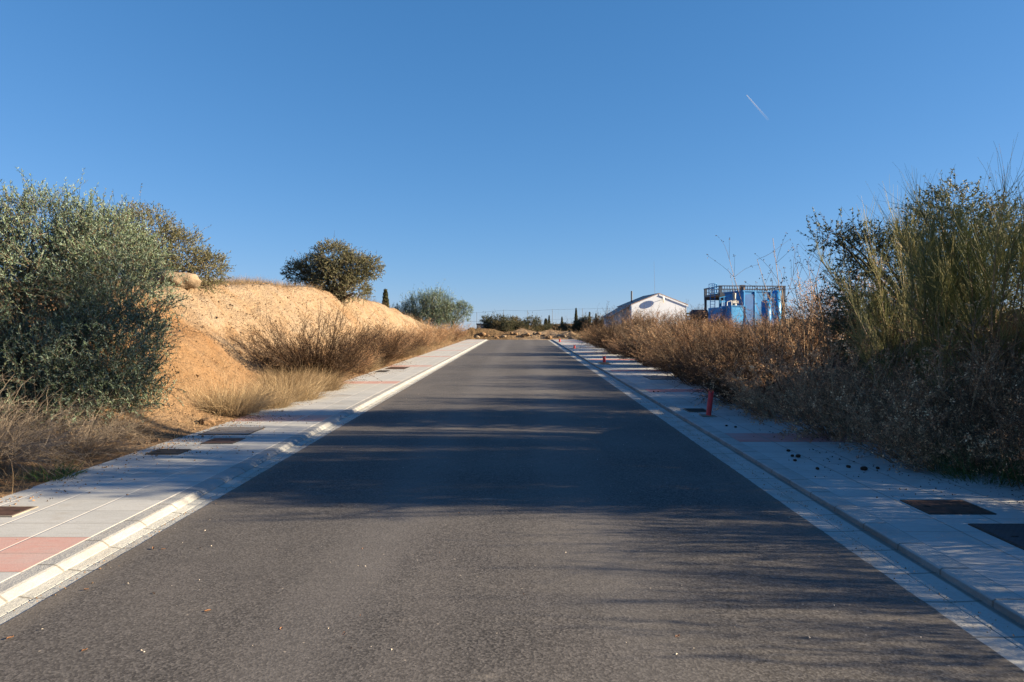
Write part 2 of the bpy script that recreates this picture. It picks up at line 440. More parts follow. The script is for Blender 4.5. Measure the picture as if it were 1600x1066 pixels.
M['leaf_litter'] = plain('dead_leaf', (0.20, 0.10, 0.05), 0.8, 0, 0.35, 20)
M['pebble'] = plain('pale_pebble', (0.46, 0.41, 0.35), 0.8, 0, 0.2, 30)
M['white_wall'] = plain('white_wall', (0.62, 0.68, 0.77), 0.8, 0, 0.03, 1.2, 0.004)
M['grey_wall'] = plain('grey_wall', (0.42, 0.43, 0.45), 0.85, 0, 0.1, 1.2)
M['roof'] = plain('roof_sheet', (0.30, 0.23, 0.20), 0.7, 0, 0.15, 2.0)
M['dark_metal'] = plain('dark_metal', (0.085, 0.10, 0.125), 0.55, 0.4, 0.15, 4)
M['steel'] = plain('galvanised_steel', (0.28, 0.30, 0.33), 0.5, 0.5, 0.15, 4)
M['blue'] = plain('blue_paint', (0.005, 0.145, 0.38), 0.45, 0, 0.12, 1.5)
M['blue_dark'] = plain('deep_blue_paint', (0.008, 0.09, 0.28), 0.5, 0, 0.15, 1.5)
M['blue_light'] = plain('light_blue_paint', (0.022, 0.215, 0.49), 0.45, 0, 0.12, 1.5)
M['brown_mesh'] = plain('brown_panel', (0.13, 0.10, 0.09), 0.9, 0, 0.3, 5)
M['machine'] = plain('grey_machine', (0.30, 0.30, 0.29), 0.6, 0.2, 0.2, 5)
M['tank_dark'] = plain('black_tank', (0.05, 0.045, 0.05), 0.6, 0, 0.2, 3)
M['green_paint'] = plain('green_paint', (0.16, 0.27, 0.12), 0.6, 0, 0.2, 4)

# ------------------------------------------------------------------ the lie of the land
def base_z(y):
    y = np.asarray(y, float)
    t = np.clip(y - 63, 0, 10)
    return SLOPE * np.minimum(y, 63) + SLOPE * t - (SLOPE + 0.005) * t * t / 20.0

PL, PR, KH = -4.87, 5.10, 0.05       # outer edges of the pavements, kerb height

def ground_z(x, y, detail=True):
    x = np.asarray(x, float); y = np.asarray(y, float)
    x, y = np.broadcast_arrays(x, y)
    b = base_z(y)
    # left: the cut bank
    H = np.interp(y, [-40, 0, 6, 10, 14, 20, 26, 32, 43, 52, 58, 64, 70, 80], [.6, .7, .85, .65, 2.1, 2.65, 2.95, 3.14, 3.0, 2.55, 2.0, 1.15, .5, .25])
    Uc = np.interp(y, [0, 10, 20, 40, 56, 70], [4.8, 4.8, 4.5, 4.7, 4.2, 3.0]) + 0.9 * fbm(y * 0.35, 3.1 + 0 * y, 5, 3)
    u = PL - x
    bulge = 1.0 * np.exp(-((y - 13.2) / 2.6) ** 2) + 0.35 * np.exp(-((y - 24) / 3) ** 2)
    t = (u + bulge * smooth(0.1, 2.0, u)) / Uc
    P = np.interp(t, [0, .12, .32, .50, .66, .82, .93, .96, 1.35, 2.2], [0, .03, .12, .28, .56, .84, .985, 1.0, 1.015, 1.04])
    face = np.clip(t, 0, 1) * np.clip(1.02 - t, 0, 1) * 4
    gully = (fbm(y * 0.9 + x * 0.3, x * 0.2, 11, 4)) * 0.75 + fbm(x * 0.9, y * 0.9, 31, 4) * 0.40 - 0.30 * np.maximum(0, 1 - np.abs(vnoise(y * 1.5 + x * .35, x * .3, 37) - .5) * 8) + 0.30 * fbm(x * 2.2, y * 2.2, 43, 3)
    hl = H * P + face * gully * 0.9
    cone = 2.4 - 0.62 * np.sqrt((x + 8.1) ** 2 + (0.85 * (y - 14.3)) ** 2 + .1) + 0.45 * fbm(x * 1.3, y * 1.3, 23, 4)
    hl = np.maximum(hl, np.where(u > 0, cone * smooth(0.1, 1.7, u), 0))
    hl = hl + 0.34 * np.exp(-((y - 11.9) / 1.2) ** 2 - ((x + 6.0) / 0.75) ** 2)
    hl = hl + np.where(t > 1, fbm(x * 0.5, y * 0.5, 41, 3) * 0.25, 0)
    # right: a low earth mound by the first bushes, then a shallow shelf
    Hr = np.interp(y, [-40, 0, 5, 6.5, 8.5, 12, 16, 20, 40, 60, 70, 90], [.4, .25, .3, .9, 2.0, 1.8, 1.3, .75, .8, .6, .35, .4])
    ur = x - PR
    hr = Hr * smooth(0.2, 3.2 - .9 * np.exp(-((y - 10) / 2.0) ** 2), ur) + smooth(0.3, 3, ur) * fbm(x * 0.6, y * 0.6, 51, 4) * 0.4
    side = np.where(x < 0, hl * (u > 0), hr * (ur > 0))
    spill = (fbm(x * 1.4, y * 1.4, 61, 3) * 0.09) * np.maximum(smooth(-0.25, 0.15, u), smooth(-0.25, 0.15, ur))
    z = b + np.where((u > -0.25) | (ur > -0.25), 0.035 + spill, -0.12) + side
    # a low earth berm closes the road, the land rises far off
    berm = 0.95 * np.exp(-((y - 72.8) / 1.1) ** 2) * smooth(-7, -4.6, x) * (1 - smooth(4, 6.5, x)) * (1 + 1.6 * fbm(x * 1.2, y * 1.2, 71, 4))
    z = z + np.where(y > 68, berm + 0.12 * smooth(68.5, 70, y), 0)
    hill = smooth(140, 255, y) * (4.2 + 2.6 * smooth(-30, 70, x) + fbm(x * 0.02, y * 0.02, 81, 3) * 1.2) * smooth(-60, 8, x)
    z = z + hill - smooth(290, 800, y) * 14
    return z

def gz(x, y):
    return float(ground_z(np.array(x), np.array(y)))

def at(px, py, depth):
    """photograph pixel and distance along the road -> world point"""
    return ((px - 814.0) / F * depth, depth, EYE + (533.0 - py) / F * depth)

xs = np.concatenate([-np.geomspace(900, 14.2, 34), np.arange(-14, -4.3, .12), np.linspace(-4.2, 4.4, 7), np.arange(4.6, 12.1, .16), np.geomspace(12.4, 1100, 40)])
ys = np.concatenate([np.arange(-60, 3, 3), np.arange(3, 80, .2), np.geomspace(80.3, 1800, 70)])
X, Y = np.meshgrid(xs, ys)
Z = ground_z(X, Y)
uu = PL - X
litter = np.where(X < 0, smooth(4.4, 6.2, uu), smooth(0.2, 2, X - PR) * 0.55)
litter = np.where((X < 0) & (Y > 66), 0.8, litter)
litter = np.where(X > 9.5, 0.9, litter)
gr = structure('ground', Geo().grid(X, Y, Z, litter.ravel()), M['soil'], True)
# spilled redder earth: the cone of debris and the strip along the foot of the cut
rd = np.sqrt((X + 8.1) ** 2 + (0.85 * (Y - 14.3)) ** 2) + 1.2 * fbm(X * 1.1, Y * 1.1, 29, 3)
warm = np.maximum(1 - smooth(3.0, 3.8, rd), (1 - smooth(1.3, 2.6, uu + 1.6 * fbm(X * .8, Y * .5, 27, 3))) * .7) * (X < 0)
gr.data.attributes.new('warm', 'FLOAT', 'POINT').data.foreach_set('value', warm.astype(np.float32).ravel())

def strip(profile, y0, y1, step, jitter=None):
    """sweep a cross profile [(x, dz)] along the road"""
    yy = np.arange(y0, y1 + step / 2, step)
    px = np.array([p[0] for p in profile]); pz = np.array([p[1] for p in profile])
    Xs = np.tile(px, (len(yy), 1)); Ys = np.tile(yy[:, None], (1, len(px)))
    Zs = base_z(Ys) + pz
    if jitter:
        for col, amp in jitter:
            Xs[:, col] += amp * 2 * fbm(yy * 14, 0 * yy, 91 + col, 3)
    return Geo().grid(Xs, Ys, Zs)

AL, AR = -2.91, 2.44
rx = np.linspace(AL, AR, 9)
structure('road', strip([(x, 0.012 * (1 - ((x - (AL + AR) / 2) / 2.68) ** 2)) for x in rx], -12, 70.5, .06, [(0, 0.009), (8, 0.009)]), M['asphalt'], True)
structure('gutter_left', strip([(-3.13, -.10), (-3.10, .004), (-3.013, -.008), (-3.005, -.018), (-2.997, -.006), (-2.86, -.004), (-2.86, -.1)][::1], -12, 68, .5), M['gutter'])
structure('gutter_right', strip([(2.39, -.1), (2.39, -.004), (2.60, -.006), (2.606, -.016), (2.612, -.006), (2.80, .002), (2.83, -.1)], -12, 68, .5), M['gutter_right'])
structure('kerb_left', strip([(-3.282, -.1), (-3.282, KH + .001), (-3.165, KH), (-3.145, KH - .006), (-3.10, .012), (-3.095, -.1)], -12, 68, .5), M['kerb'])
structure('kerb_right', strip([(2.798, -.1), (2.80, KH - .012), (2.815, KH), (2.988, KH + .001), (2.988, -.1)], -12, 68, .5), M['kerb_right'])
def slab_strip(x0, x1):
    a = np.linspace(x0, x1, 7)
    return strip([(x0, -.15)] + [(x, KH - .002 + .004 * k / 6) for k, x in enumerate(a)] + [(x1, -.15)], -12, 68, .5)
structure('pavement_left', slab_strip(PL, -3.283), M['pave_left'])
structure('pavement_right', slab_strip(2.989, PR), M['pave_right'])

# ------------------------------------------------------------------ plant generators (vectorised)
def unit(a):
    return a / np.maximum(np.linalg.norm(a, axis=-1, keepdims=True), 1e-9)

def curves(p0, d0, L, k, bend, wob, rng):
    """N polylines of k points: start p0, heading d0, length L, bent by the vector bend per step"""
    N = len(p0)
    P = np.zeros((N, k, 3)); P[:, 0] = p0
    d = unit(d0)
    for i in range(1, k):
        d = unit(d + bend / (k - 1) + rng.normal(0, wob, (N, 3)))
        P[:, i] = P[:, i - 1] + d * (L / (k - 1))[:, None]
    return P

def tubes(g, P, r0, r1, tint, sides=3):
    N, k, _ = P.shape
    d = unit(P[:, -1] - P[:, 0])
    ref = np.where(np.abs(d[:, 2:3]) < 0.9, np.array([[0, 0, 1.0]]), np.array([[1.0, 0, 0]]))
    a = unit(np.cross(d, ref)); b = np.cross(d, a)
    an = np.arange(sides) * 2 * pi / sides
    ring = np.cos(an)[None, :, None] * a[:, None] + np.sin(an)[None, :, None] * b[:, None]      # N,s,3
    r = (np.asarray(r0)[..., None] * (1 - np.linspace(0, 1, k)) + np.asarray(r1)[..., None] * np.linspace(0, 1, k))
    r = np.broadcast_to(r, (N, k))
    V = P[:, :, None] + ring[:, None] * r[:, :, None, None]
    idx = np.arange(N * k * sides).reshape(N, k, sides)
    nx = np.roll(idx, -1, 2)
    q = np.stack([idx[:, :-1], nx[:, :-1], nx[:, 1:], idx[:, 1:]], -1).reshape(-1, 4)
    g.add(V, q, tint=np.repeat(np.broadcast_to(tint, (N,)), k * sides))

def ribbons(g, P, w0, tint, rng):
    """flat blades tapering to a point"""
    N, k, _ = P.shape
    d = unit(P[:, -1] - P[:, 0])
    a = unit(np.cross(d, unit(rng.normal(0, 1, (N, 3)))))
    ww = np.broadcast_to(w0, (N,))[:, None] * (1 - np.linspace(0, 0.9, k))[None]
    V = np.stack([P - a[:, None] * ww[..., None] / 2, P + a[:, None] * ww[..., None] / 2], 2)
    idx = np.arange(N * k * 2).reshape(N, k, 2)
    q = np.stack([idx[:, :-1, 0], idx[:, :-1, 1], idx[:, 1:, 1], idx[:, 1:, 0]], -1).reshape(-1, 4)
    g.add(V, q, tint=np.repeat(np.broadcast_to(tint, (N,)), k * 2))

def leaves(g, p, d, L, W, tint, rng):
    N = len(p)
    s = unit(np.cross(d, unit(rng.normal(0, 1, (N, 3)))))
    n = np.cross(d, s)
    L = np.broadcast_to(L, (N,))[:, None]; W = np.broadcast_to(W, (N,))[:, None]
    m = p + d * L * 0.45 + n * L * 0.06
    V = np.stack([p, m - s * W / 2, p + d * L, m + s * W / 2], 1)
    g.add(V, np.arange(N * 4).reshape(N, 4), tint=np.repeat(np.broadcast_to(tint, (N,)), 4))

def bush(lobes, twigs, per, L, W, seed, base_pts, gap=0.45, twig_len=(.22, .5), rise=.5, stem_r=.03, sprays=0):
    """a bush or tree crown: lobes [(cx,cy,cz,rx,ry,rz)], leaves set along many twigs. Returns (branch geo, leaf geo)"""
    rng = np.random.default_rng(seed)
    lob = np.array(lobes, float)
    wt = lob[:, 3] * lob[:, 4] + lob[:, 4] * lob[:, 5]; wt /= wt.sum()
    gb, gl = Geo(), Geo()
    n0 = int(twigs * 1.9)
    li = rng.choice(len(lob), n0, p=wt)
    dirs = unit(rng.normal(0, 1, (n0, 3)))
    rad = rng.uniform(0.25, 1.0, n0) ** 0.45
    p = lob[li, :3] + dirs * lob[li, 3:] * rad[:, None]
    f = 3.1 / max(lob[:, 3:].max(), .1)
    nz = vnoise(p[:, 0] * f + p[:, 2] * 1.7 * f, p[:, 1] * f + p[:, 2] * f, seed) * .6 + vnoise(p[:, 0] * 2.3 * f - p[:, 2] * 2 * f, p[:, 1] * 2 * f + 7, seed + 3) * .4
    keep = (nz > gap * 0.75) & (p[:, 2] > 0.02)
    p = p[keep][:twigs]; dirs = dirs[keep][:twigs]; nz = nz[keep][:twigs]
    N = len(p)
    d = unit(dirs * .7 + np.array([0, 0, rise]) + rng.normal(0, .45, (N, 3)))
    tl = rng.uniform(*twig_len, N)
    if sprays:                                       # a few long shoots standing out of the crown
        s_ = rng.choice(N, min(sprays, N), replace=False)
        tl[s_] *= rng.uniform(1.6, 2.6, len(s_)); d[s_] = unit(d[s_] * .5 + np.array([0, 0, .9]))
    TP = curves(p, d, tl, 4, rng.normal(0, .35, (N, 3)), .08, rng)
    tubes(gb, TP, np.full(N, stem_r * .12), np.full(N, stem_r * .05), rng.uniform(.2, .8, N))
    t = rng.uniform(0.08, 1.0, (N, per))
    seg = np.minimum((t * 3).astype(int), 2); fr = t * 3 - seg
    ii = np.arange(N)[:, None]
    lp = TP[ii, seg] * (1 - fr[..., None]) + TP[ii, seg + 1] * fr[..., None]
    ax = unit(TP[ii, seg + 1] - TP[ii, seg])
    ld = unit(ax * .75 + rng.normal(0, .55, (N, per, 3)))
    tint = np.clip(rng.normal(.45, .2, (N, per)) + (rng.normal(0, .16, N) + (nz - .5) * .3 + (vnoise(p[:, 0] * f * .8 + 9, p[:, 2] * f * .8 + p[:, 1] * f * .5, seed + 7) - .5) * .5)[:, None], 0, 1)
    leaves(gl, lp.reshape(-1, 3), ld.reshape(-1, 3), L * rng.uniform(.7, 1.25, N * per), W * rng.uniform(.7, 1.25, N * per), tint.ravel(), rng)
    # limbs from the base to points in the lobes
    bp = np.array(base_pts, float)
    nb = max(len(lob) * 3, 12)
    tgt = lob[np.arange(nb) % len(lob)]
    e = tgt[:, :3] + unit(rng.normal(0, 1, (nb, 3))) * tgt[:, 3:] * .6
    s = bp[rng.integers(0, len(bp), nb)]
    k = 6
    tt = np.linspace(0, 1, k)[None, :, None]
    mid = s + (e - s) * np.array([.35, .35, .62]) + rng.normal(0, .08, (nb, 3))
    LP = (1 - tt) ** 2 * s[:, None] + 2 * tt * (1 - tt) * mid[:, None] + tt ** 2 * e[:, None]
    LP[:, 1:-1] += rng.normal(0, .03, (nb, k - 2, 3))
    tubes(gb, LP, np.full(nb, stem_r), np.full(nb, stem_r * .3), rng.uniform(.3, .7, nb), 5)
    return gb, gl

def broom(seed, mains, per, height, spread, tw=.0028, droop=0.0):
    """rush-like green broom: bundles of fine upright rods"""
    rng = np.random.default_rng(seed)
    gb, gl = Geo(), Geo()
    az = rng.uniform(0, 2 * pi, mains)
    lean = np.abs(rng.normal(0, spread, mains)) + .08
    d = np.stack([np.cos(az) * lean, np.sin(az) * lean, np.ones(mains)], 1)
    p0 = np.stack([np.cos(az) * .18 * rng.random(mains), np.sin(az) * .18 * rng.random(mains), np.full(mains, -.08)], 1)
    L = height * rng.uniform(.42, .88, mains)
    sk = np.arange(mains) < mains // 4                # a skirt of low arching branches
    d[sk, :2] *= (3.2 / np.maximum(lean[sk] * 4, 1))[:, None] * 1.6; L[sk] *= .55
    MP = curves(p0, d, L, 8, np.array([[0, 0, .35]]) + rng.normal(0, .15, (mains, 3)), .05, rng)
    tubes(gb, MP, np.full(mains, .013), np.full(mains, .004), rng.uniform(.3, .8, mains), 5)
    N = mains * per
    mi = np.repeat(np.arange(mains), per)
    t = rng.uniform(.22, 1.0, N) ** .7
    seg = np.minimum((t * 7).astype(int), 6); fr = (t * 7 - seg)[:, None]
    P0 = MP[mi, seg] * (1 - fr) + MP[mi, seg + 1] * fr
    ax = unit(MP[mi, seg + 1] - MP[mi, seg])
    dd = unit(ax * .9 + rng.normal(0, .42, (N, 3)) + np.array([0, 0, .12]))
    tl = height * rng.uniform(.07, .21, N) * np.repeat(rng.uniform(.7, 1.3, mains), per)
    long_ = rng.random(N) < .04
    tl[long_] *= 1.6
    TP = curves(P0, dd, tl, 5, np.array([[0, 0, .35 - droop]]) + rng.normal(0, .18, (N, 3)), .06, rng)
    tint = np.clip(rng.normal(.45, .2, N) + np.repeat(rng.normal(0, .14, mains) + .3 * sk, per), 0, 1)
    tubes(gl, TP, np.full(N, tw), np.full(N, tw * .4), tint)
    return gb, gl

def dry_shrub(seed, stems, twigs, heads, height=1.4, spread=.75, hs=.018, tip=.25):
    """brown dead shrub: a fan of arching stems, twigs and small seed heads"""
    rng = np.random.default_rng(seed)
    gs, gh = Geo(), Geo()
    az = rng.uniform(0, 2 * pi, stems)
    lean = rng.uniform(0, 1, stems) ** .7 * spread * 1.5
    d = np.stack([np.cos(az) * lean, np.sin(az) * lean, np.ones(stems)], 1)
    b = rng.uniform(0, .28, stems)
    p0 = np.stack([np.cos(az) * b, np.sin(az) * b, np.full(stems, -.06)], 1)
    L = height * rng.uniform(.45, 1.05, stems) * (.9 + .3 * vnoise(az * 1.3, az * 0 + seed, seed)) * (1 + .12 * lean)
    SP = curves(p0, d, L, 7, np.array([[0, 0, -.12]]) + rng.normal(0, .2, (stems, 3)), .08, rng)
    tint = np.clip(rng.normal(.45, .2, stems), 0, 1)
    tubes(gs, SP, np.full(stems, .006), np.full(stems, .0025), tint)
    N = stems * twigs
    mi = np.repeat(np.arange(stems), twigs)
    t = rng.uniform(.18, 1.0, N) ** .75
    seg = np.minimum((t * 6).astype(int), 5); fr = (t * 6 - seg)[:, None]
    P0 = SP[mi, seg] * (1 - fr) + SP[mi, seg + 1] * fr
    ax = unit(SP[mi, seg + 1] - SP[mi, seg])
    dd = unit(ax * .9 + rng.normal(0, .5, (N, 3)) + np.array([0, 0, .25]))
    cl = vnoise(P0[:, 0] * 4.5 + P0[:, 2] * 3.1, P0[:, 1] * 4.5 + P0[:, 2] * 3.7, seed) * .65 + vnoise(P0[:, 0] * 9, P0[:, 1] * 9 + P0[:, 2] * 8, seed + 3) * .35
    kp = cl > .40                                       # tufts of twigs with gaps between them
    P0, dd, mi, cl = P0[kp], dd[kp], mi[kp], cl[kp]; N = len(P0)
    TP = curves(P0, dd, height * rng.uniform(.12, .32, N), 4, rng.normal(0, .3, (N, 3)), .1, rng)
    tubes(gs, TP, np.full(N, .0028), np.full(N, .0014), np.clip(tint[mi] + rng.normal(.06, .12, N), 0, 1))
    K = N * heads
    t2 = rng.uniform(tip, 1.0, (N, heads))
    s2 = np.minimum((t2 * 3).astype(int), 2); f2 = (t2 * 3 - s2)[..., None]
    ii = np.arange(N)[:, None]
    hp = (TP[ii, s2] * (1 - f2) + TP[ii, s2 + 1] * f2).reshape(-1, 3) + rng.normal(0, hs * .7, (K, 3))
    hd = unit(rng.normal(0, 1, (K, 3)) + np.array([0, 0, .4]))
    ht = np.clip(rng.normal(.45, .22, K) + np.repeat(rng.normal(0, .15, N), heads) + (hp[:, 2] / height - .5) * .25 + np.repeat(cl - .58, heads) * .7, 0, 1)
    leaves(gh, hp, hd, hs * rng.uniform(.7, 1.9, K), hs * rng.uniform(.4, .9, K), ht, rng)
    return gs, gh

def straw_clump(seed, n, height=.6, spread=1.0, rad=.5, wid=.005):
    rng = np.random.default_rng(seed)
    g = Geo()
    az = rng.uniform(0, 2 * pi, n); b = rad * np.sqrt(rng.random(n))
    a2 = az + rng.normal(0, .8, n)
    lean = rng.uniform(.05, 1, n) * spread
    d = np.stack([np.cos(a2) * lean, np.sin(a2) * lean, np.ones(n)], 1)
    p0 = np.stack([np.cos(az) * b, np.sin(az) * b, np.full(n, -.05)], 1)
    P = curves(p0, d, height * rng.uniform(.45, 1.25, n), 5, np.stack([np.cos(a2) * .5, np.sin(a2) * .5, np.full(n, -.7)], 1) * rng.uniform(.2, 1.3, n)[:, None], .1, rng)
    ribbons(g, P, wid * rng.uniform(.6, 1.4, n), np.clip(rng.normal(.5, .22, n), 0, 1), rng)
    return g

def tangle(seed, n, height, spread, r=.0035):
    """leafless thicket of pale, curling twigs"""
    rng = np.random.default_rng(seed)
    g = Geo()
    az = rng.uniform(0, 2 * pi, n); lean = rng.uniform(.1, 1.6, n) * spread
    d = np.stack([np.cos(az) * lean, np.sin(az) * lean, np.ones(n)], 1)
    b = .35 * np.sqrt(rng.random(n))
    p0 = np.stack([np.cos(az) * b, np.sin(az) * b, np.full(n, -.06)], 1)
    P = curves(p0, d, height * rng.uniform(.5, 1.25, n), 8, np.stack([np.cos(az), np.sin(az), np.full(n, -1.1)], 1) * rng.uniform(0, 1.3, n)[:, None], .16, rng)
    tint = np.clip(rng.normal(.5, .22, n), 0, 1)
    tubes(g, P, np.full(n, r), np.full(n, r * .4), tint)
    m = 5; N = n * m; mi = np.repeat(np.arange(n), m)
    s = rng.integers(2, 7, N)
    ax = unit(P[mi, s] - P[mi, s - 1])
    T = curves(P[mi, s], unit(ax + rng.normal(0, .5, (N, 3))), height * rng.uniform(.12, .35, N), 4, rng.normal(0, .6, (N, 3)), .15, rng)
    tubes(g, T, np.full(N, r * .55), np.full(N, r * .25), np.clip(tint[mi] + rng.normal(.05, .1, N), 0, 1))
    return g

# ------------------------------------------------------------------ large plants
def plant(name, label, cat, x, y, rz, parts, group=None, scale=(1, 1, 1), dz=0.0):
    t = thing(name, label, cat, (x, y, gz(x, y) + dz), rz, group, scale)
    for pn, geo, m in parts:
        obj(pn, geo, m, t)
    return t

# left, near: big grey-green olive bush
gb, gl = bush([(-1.35, 0, 1.5, 1.1, 1.1, 1.3), (-.3, -.3, 1.25, 1.0, 1.1, 1.15), (.75, .1, 1.45, .95, 1.0, 1.0), (1.0, -.45, .55, .85, .9, .75), (-.3, .2, 2.2, .85, .8, .7), (.2, -.9, .5, .9, .7, .7),
               (.5, .3, 2.1, .75, .7, .65), (-1.6, -.1, 2.4, .6, .6, .7), (-1.1, -.5, .6, 1.0, 1, .8), (-2.5, .2, 1.6, 1.0, 1, 1.5), (1.0, -.3, .1, .6, .7, .4), (.95, -.2, .95, .65, .8, .7)],
              13500, 16, .046, .0128, 3, [(0, 0, 0), (.2, .1, 0), (-.4, 0, 0), (-1.2, .1, 0)], .43, (.16, .38), .6, .03, 190)
plant('olive_bush', 'large grey green olive bush at the left edge, its lower half in shadow', 'bush', -7.0, 11.0, 0, [('branches', gb, M['bark']), ('foliage', gl, M['olive_leaf'])], dz=-.25, scale=(1, 1, 1.14))
# behind it on the bank: brownish evergreen oak
gb, gl = bush([(-1.0, 0, 1.2, 1.0, 1.1, 1.1), (-.1, 0, 1.6, 1.0, 1, .85), (.7, 0, 1.0, .95, 1, .9), (1.35, 0, .6, .75, .8, .6), (-.2, -.3, .7, 1.2, 1.2, .8), (1.7, .2, .75, .4, .5, .35)],
              4200, 14, .05, .022, 5, [(0, 0, 0), (.3, 0, 0), (-.4, .1, 0)], .42, (.15, .38), .35, .04, 90)
plant('evergreen_oak', 'brownish green evergreen oak on the bank top behind the boulder', 'tree', -10.5, 20.6, 0, [('branches', gb, M['bark']), ('crown', gl, M['oak_leaf'])], dz=-.3)
# round tree on the crest
gb, gl = bush([(-1.55, 0, 1.25, .65, .8, .55), (-.7, 0, 1.45, .85, .9, .7), (.2, 0, 2.05, 1.0, 1.0, .75), (1.1, 0, 1.5, .95, .95, .7), (1.95, 0, 1.55, .6, .7, .5), (.3, -.3, 1.05, 1.1, 1, .8), (1.3, -.4, .35, .75, .8, .65), (-.3, .3, .7, .6, .7, .55)],
              3800, 14, .07, .032, 9, [(.3, 0, -.2), (.5, 0, -.2)], .45, (.2, .45), .25, .07, 60)
plant('round_oak', 'rounded dense green tree standing alone on the crest of the bank', 'tree', -9.4, 36.0, 0, [('trunk', gb, M['bark']), ('crown', gl, M['oak_leaf'])], dz=-.3, scale=(1.0, 1, .98))
# broom beyond the bank
gb, gl = bush([(-1.9, 0, 1.0, 1.2, 1.2, .9), (-.6, 0, 1.7, 1.3, 1.2, 1.1), (.7, 0, 1.9, 1.2, 1.2, 1.2), (1.7, 0, 1.2, 1.0, 1.1, .9), (0, -.4, .8, 2.0, 1.2, .8), (-2.7, 0, .6, .7, .8, .5)],
              2600, 12, .20, .022, 21, [(-.8, 0, 0), (0, 0, 0), (.8, 0, 0)], .4, (.4, .9), 1.1, .05, 120)
plant('green_broom', 'wide grey green broom bush where the bank runs out, beyond the round tree', 'bush', -9.0, 71, 0, [('stems', gb, M['dry_stem']), ('rods', gl, M['olive_leaf'])], scale=(1.15, 1, 1.25))
gb, gl = bush([(1.2, 0, 2.9, .45, .5, .4), (1.7, 0, 2.5, .45, .5, .5), (.8, 0, 2.6, .5, .5, .4), (1.5, 0, 1.7, .4, .4, .4)], 420, 12, .10, .03, 22, [(0, 0, 0), (.15, 0, 0)], .5, (.25, .5), .7, .05, 20)
plant('open_shrub', 'tall open shrub with bare forked stems leaning over the broom bush', 'bush', -6.95, 71.5, 0, [('branches', gb, M['bark']), ('foliage', gl, M['olive_leaf'])])

# right, near: dark olive behind, brooms in front
gb, gl = bush([(-.5, 0, 1.2, .95, 1, .95), (.5, 0, 1.7, .9, 1, .85), (.3, -.1, 2.35, .6, .7, .6), (-.7, 0, .5, .8, .9, .6), (-1.0, 0, 1.95, .35, .4, .3), (-1.45, 0, 2.12, .3, .3, .16), (1.2, .2, 1.4, .8, .8, .9), (1.3, 0, 2.2, .35, .5, .45)],
              3600, 14, .05, .02, 13, [(0, 0, 0), (.2, 0, 0), (-.3, .1, 0)], .45, (.18, .42), .4, .035, 60)
plant('dark_olive', 'dark green leafy bush on the right with one branch reaching left', 'bush', 6.85, 12.4, 0, [('branches', gb, M['bark']), ('foliage', gl, M['dark_leaf'])], dz=-.1, scale=(1.1, 1.1, 1.0))
dk = [o for o in COL.objects if o.name == 'dark_olive'][0]
copy_thing(dk, (7.9, 7.6, gz(7.9, 7.6) - .1), 1.2, (1, 1, .62), 'dark leafy bush outside the right edge in front of the low oak')
gb, gl = bush([(-.4, -.3, 4.0, .9, .8, .6), (.5, .3, 4.2, .9, .8, .6), (0, 0, 4.8, .8, .8, .5)], 900, 13, .07, .03, 17, [(0, 0, 0), (.1, 0, 0)], .45, (.2, .45), .3, .07, 20)
plant('tall_oak', 'tall oak outside the right edge whose shade falls on the olive bush across the road', 'tree', 10.0, 9.6, 0, [('trunk', gb, M['bark']), ('crown', gl, M['oak_leaf'])])
gb, gl = bush([(-.3, -.5, 1.3, .9, .9, .9), (.5, .4, 1.5, .9, .9, .9), (0, 0, 2.5, .9, 1.1, .9), (0, -.9, 2.3, .7, .6, .7)], 1700, 13, .07, .03, 19, [(0, 0, 0), (.1, 0, 0)], .3, (.2, .45), .3, .07, 20)
plant('low_oak', 'low oak outside the right edge whose shade crosses the whole road', 'tree', 9.0, 7.75, 0, [('trunk', gb, M['bark']), ('crown', gl, M['oak_leaf'])])
gb, gl = broom(31, 34, 135, 3.5, .42, .0025)
br = plant('broom', 'tall wispy green broom in front of the dark leafy bush', 'bush', 5.55, 10.4, .4, [('stems', gb, M['dry_stem']), ('rods', gl, M['broom_stem'])], 'green broom bushes by the right pavement', dz=.12)
gb, gl = broom(33, 34, 130, 3.2, .46, .0025, .1)
br2 = plant('broom', 'yellowish green broom at the right edge beside the bare earth mound', 'bush', 6.25, 9.75, 1.4, [('stems', gb, M['dry_stem']), ('rods', gl, M['broom_stem'])], 'green broom bushes by the right pavement', dz=.12)
copy_thing(br, (6.75, 6.85, gz(6.75, 6.85)), 2.1, (.9, .9, .85), 'green broom just beyond the right edge whose shade falls across the road', 'green broom bushes by the right pavement')

copy_thing(br2, (7.2, 8.1, gz(7.2, 8.1)), 4.4, (1, 1, .95), 'yellowish broom outside the right edge beside the one shading the road', 'green broom bushes by the right pavement')

# ------------------------------------------------------------------ dry shrubs along both pavements
DG = 'dry brown shrubs along the right pavement'
protos = []
def dshrub(i, x, y, rz, s, label, group, sz=None):
    sc = (s, s, sz if sz else s * .92)
    loc = (x, y, gz(x, y))
    if protos[i] is None:
        seed, stems, twigs, heads, h, sp = SPEC[i]
        gs, gh = dry_shrub(seed, stems, twigs, heads, h, sp) if i < 4 else dry_shrub(seed, stems, twigs, heads, h, sp, .022, .7)
        t = thing('dry_shrub', label, 'shrub', loc, rz, group, sc)
        obj('stems', gs, M['brown_stem' if i == 3 else 'dry_stem'], t); obj('seed_heads', gh, M['brown_head' if i == 3 else 'dry_head'], t)
        protos[i] = t
        return t
    return copy_thing(protos[i], loc, rz, sc, label, group)
SPEC = [(101, 150, 15, 17, 1.45, .8), (102, 130, 15, 16, 1.55, .65), (103, 150, 14, 17, 1.35, .95), (104, 250, 17, 10, 1.5, .85), (105, 150, 13, 12, 1.35, .9), (106, 140, 13, 12, 1.4, .75)]
protos = [None] * len(SPEC)
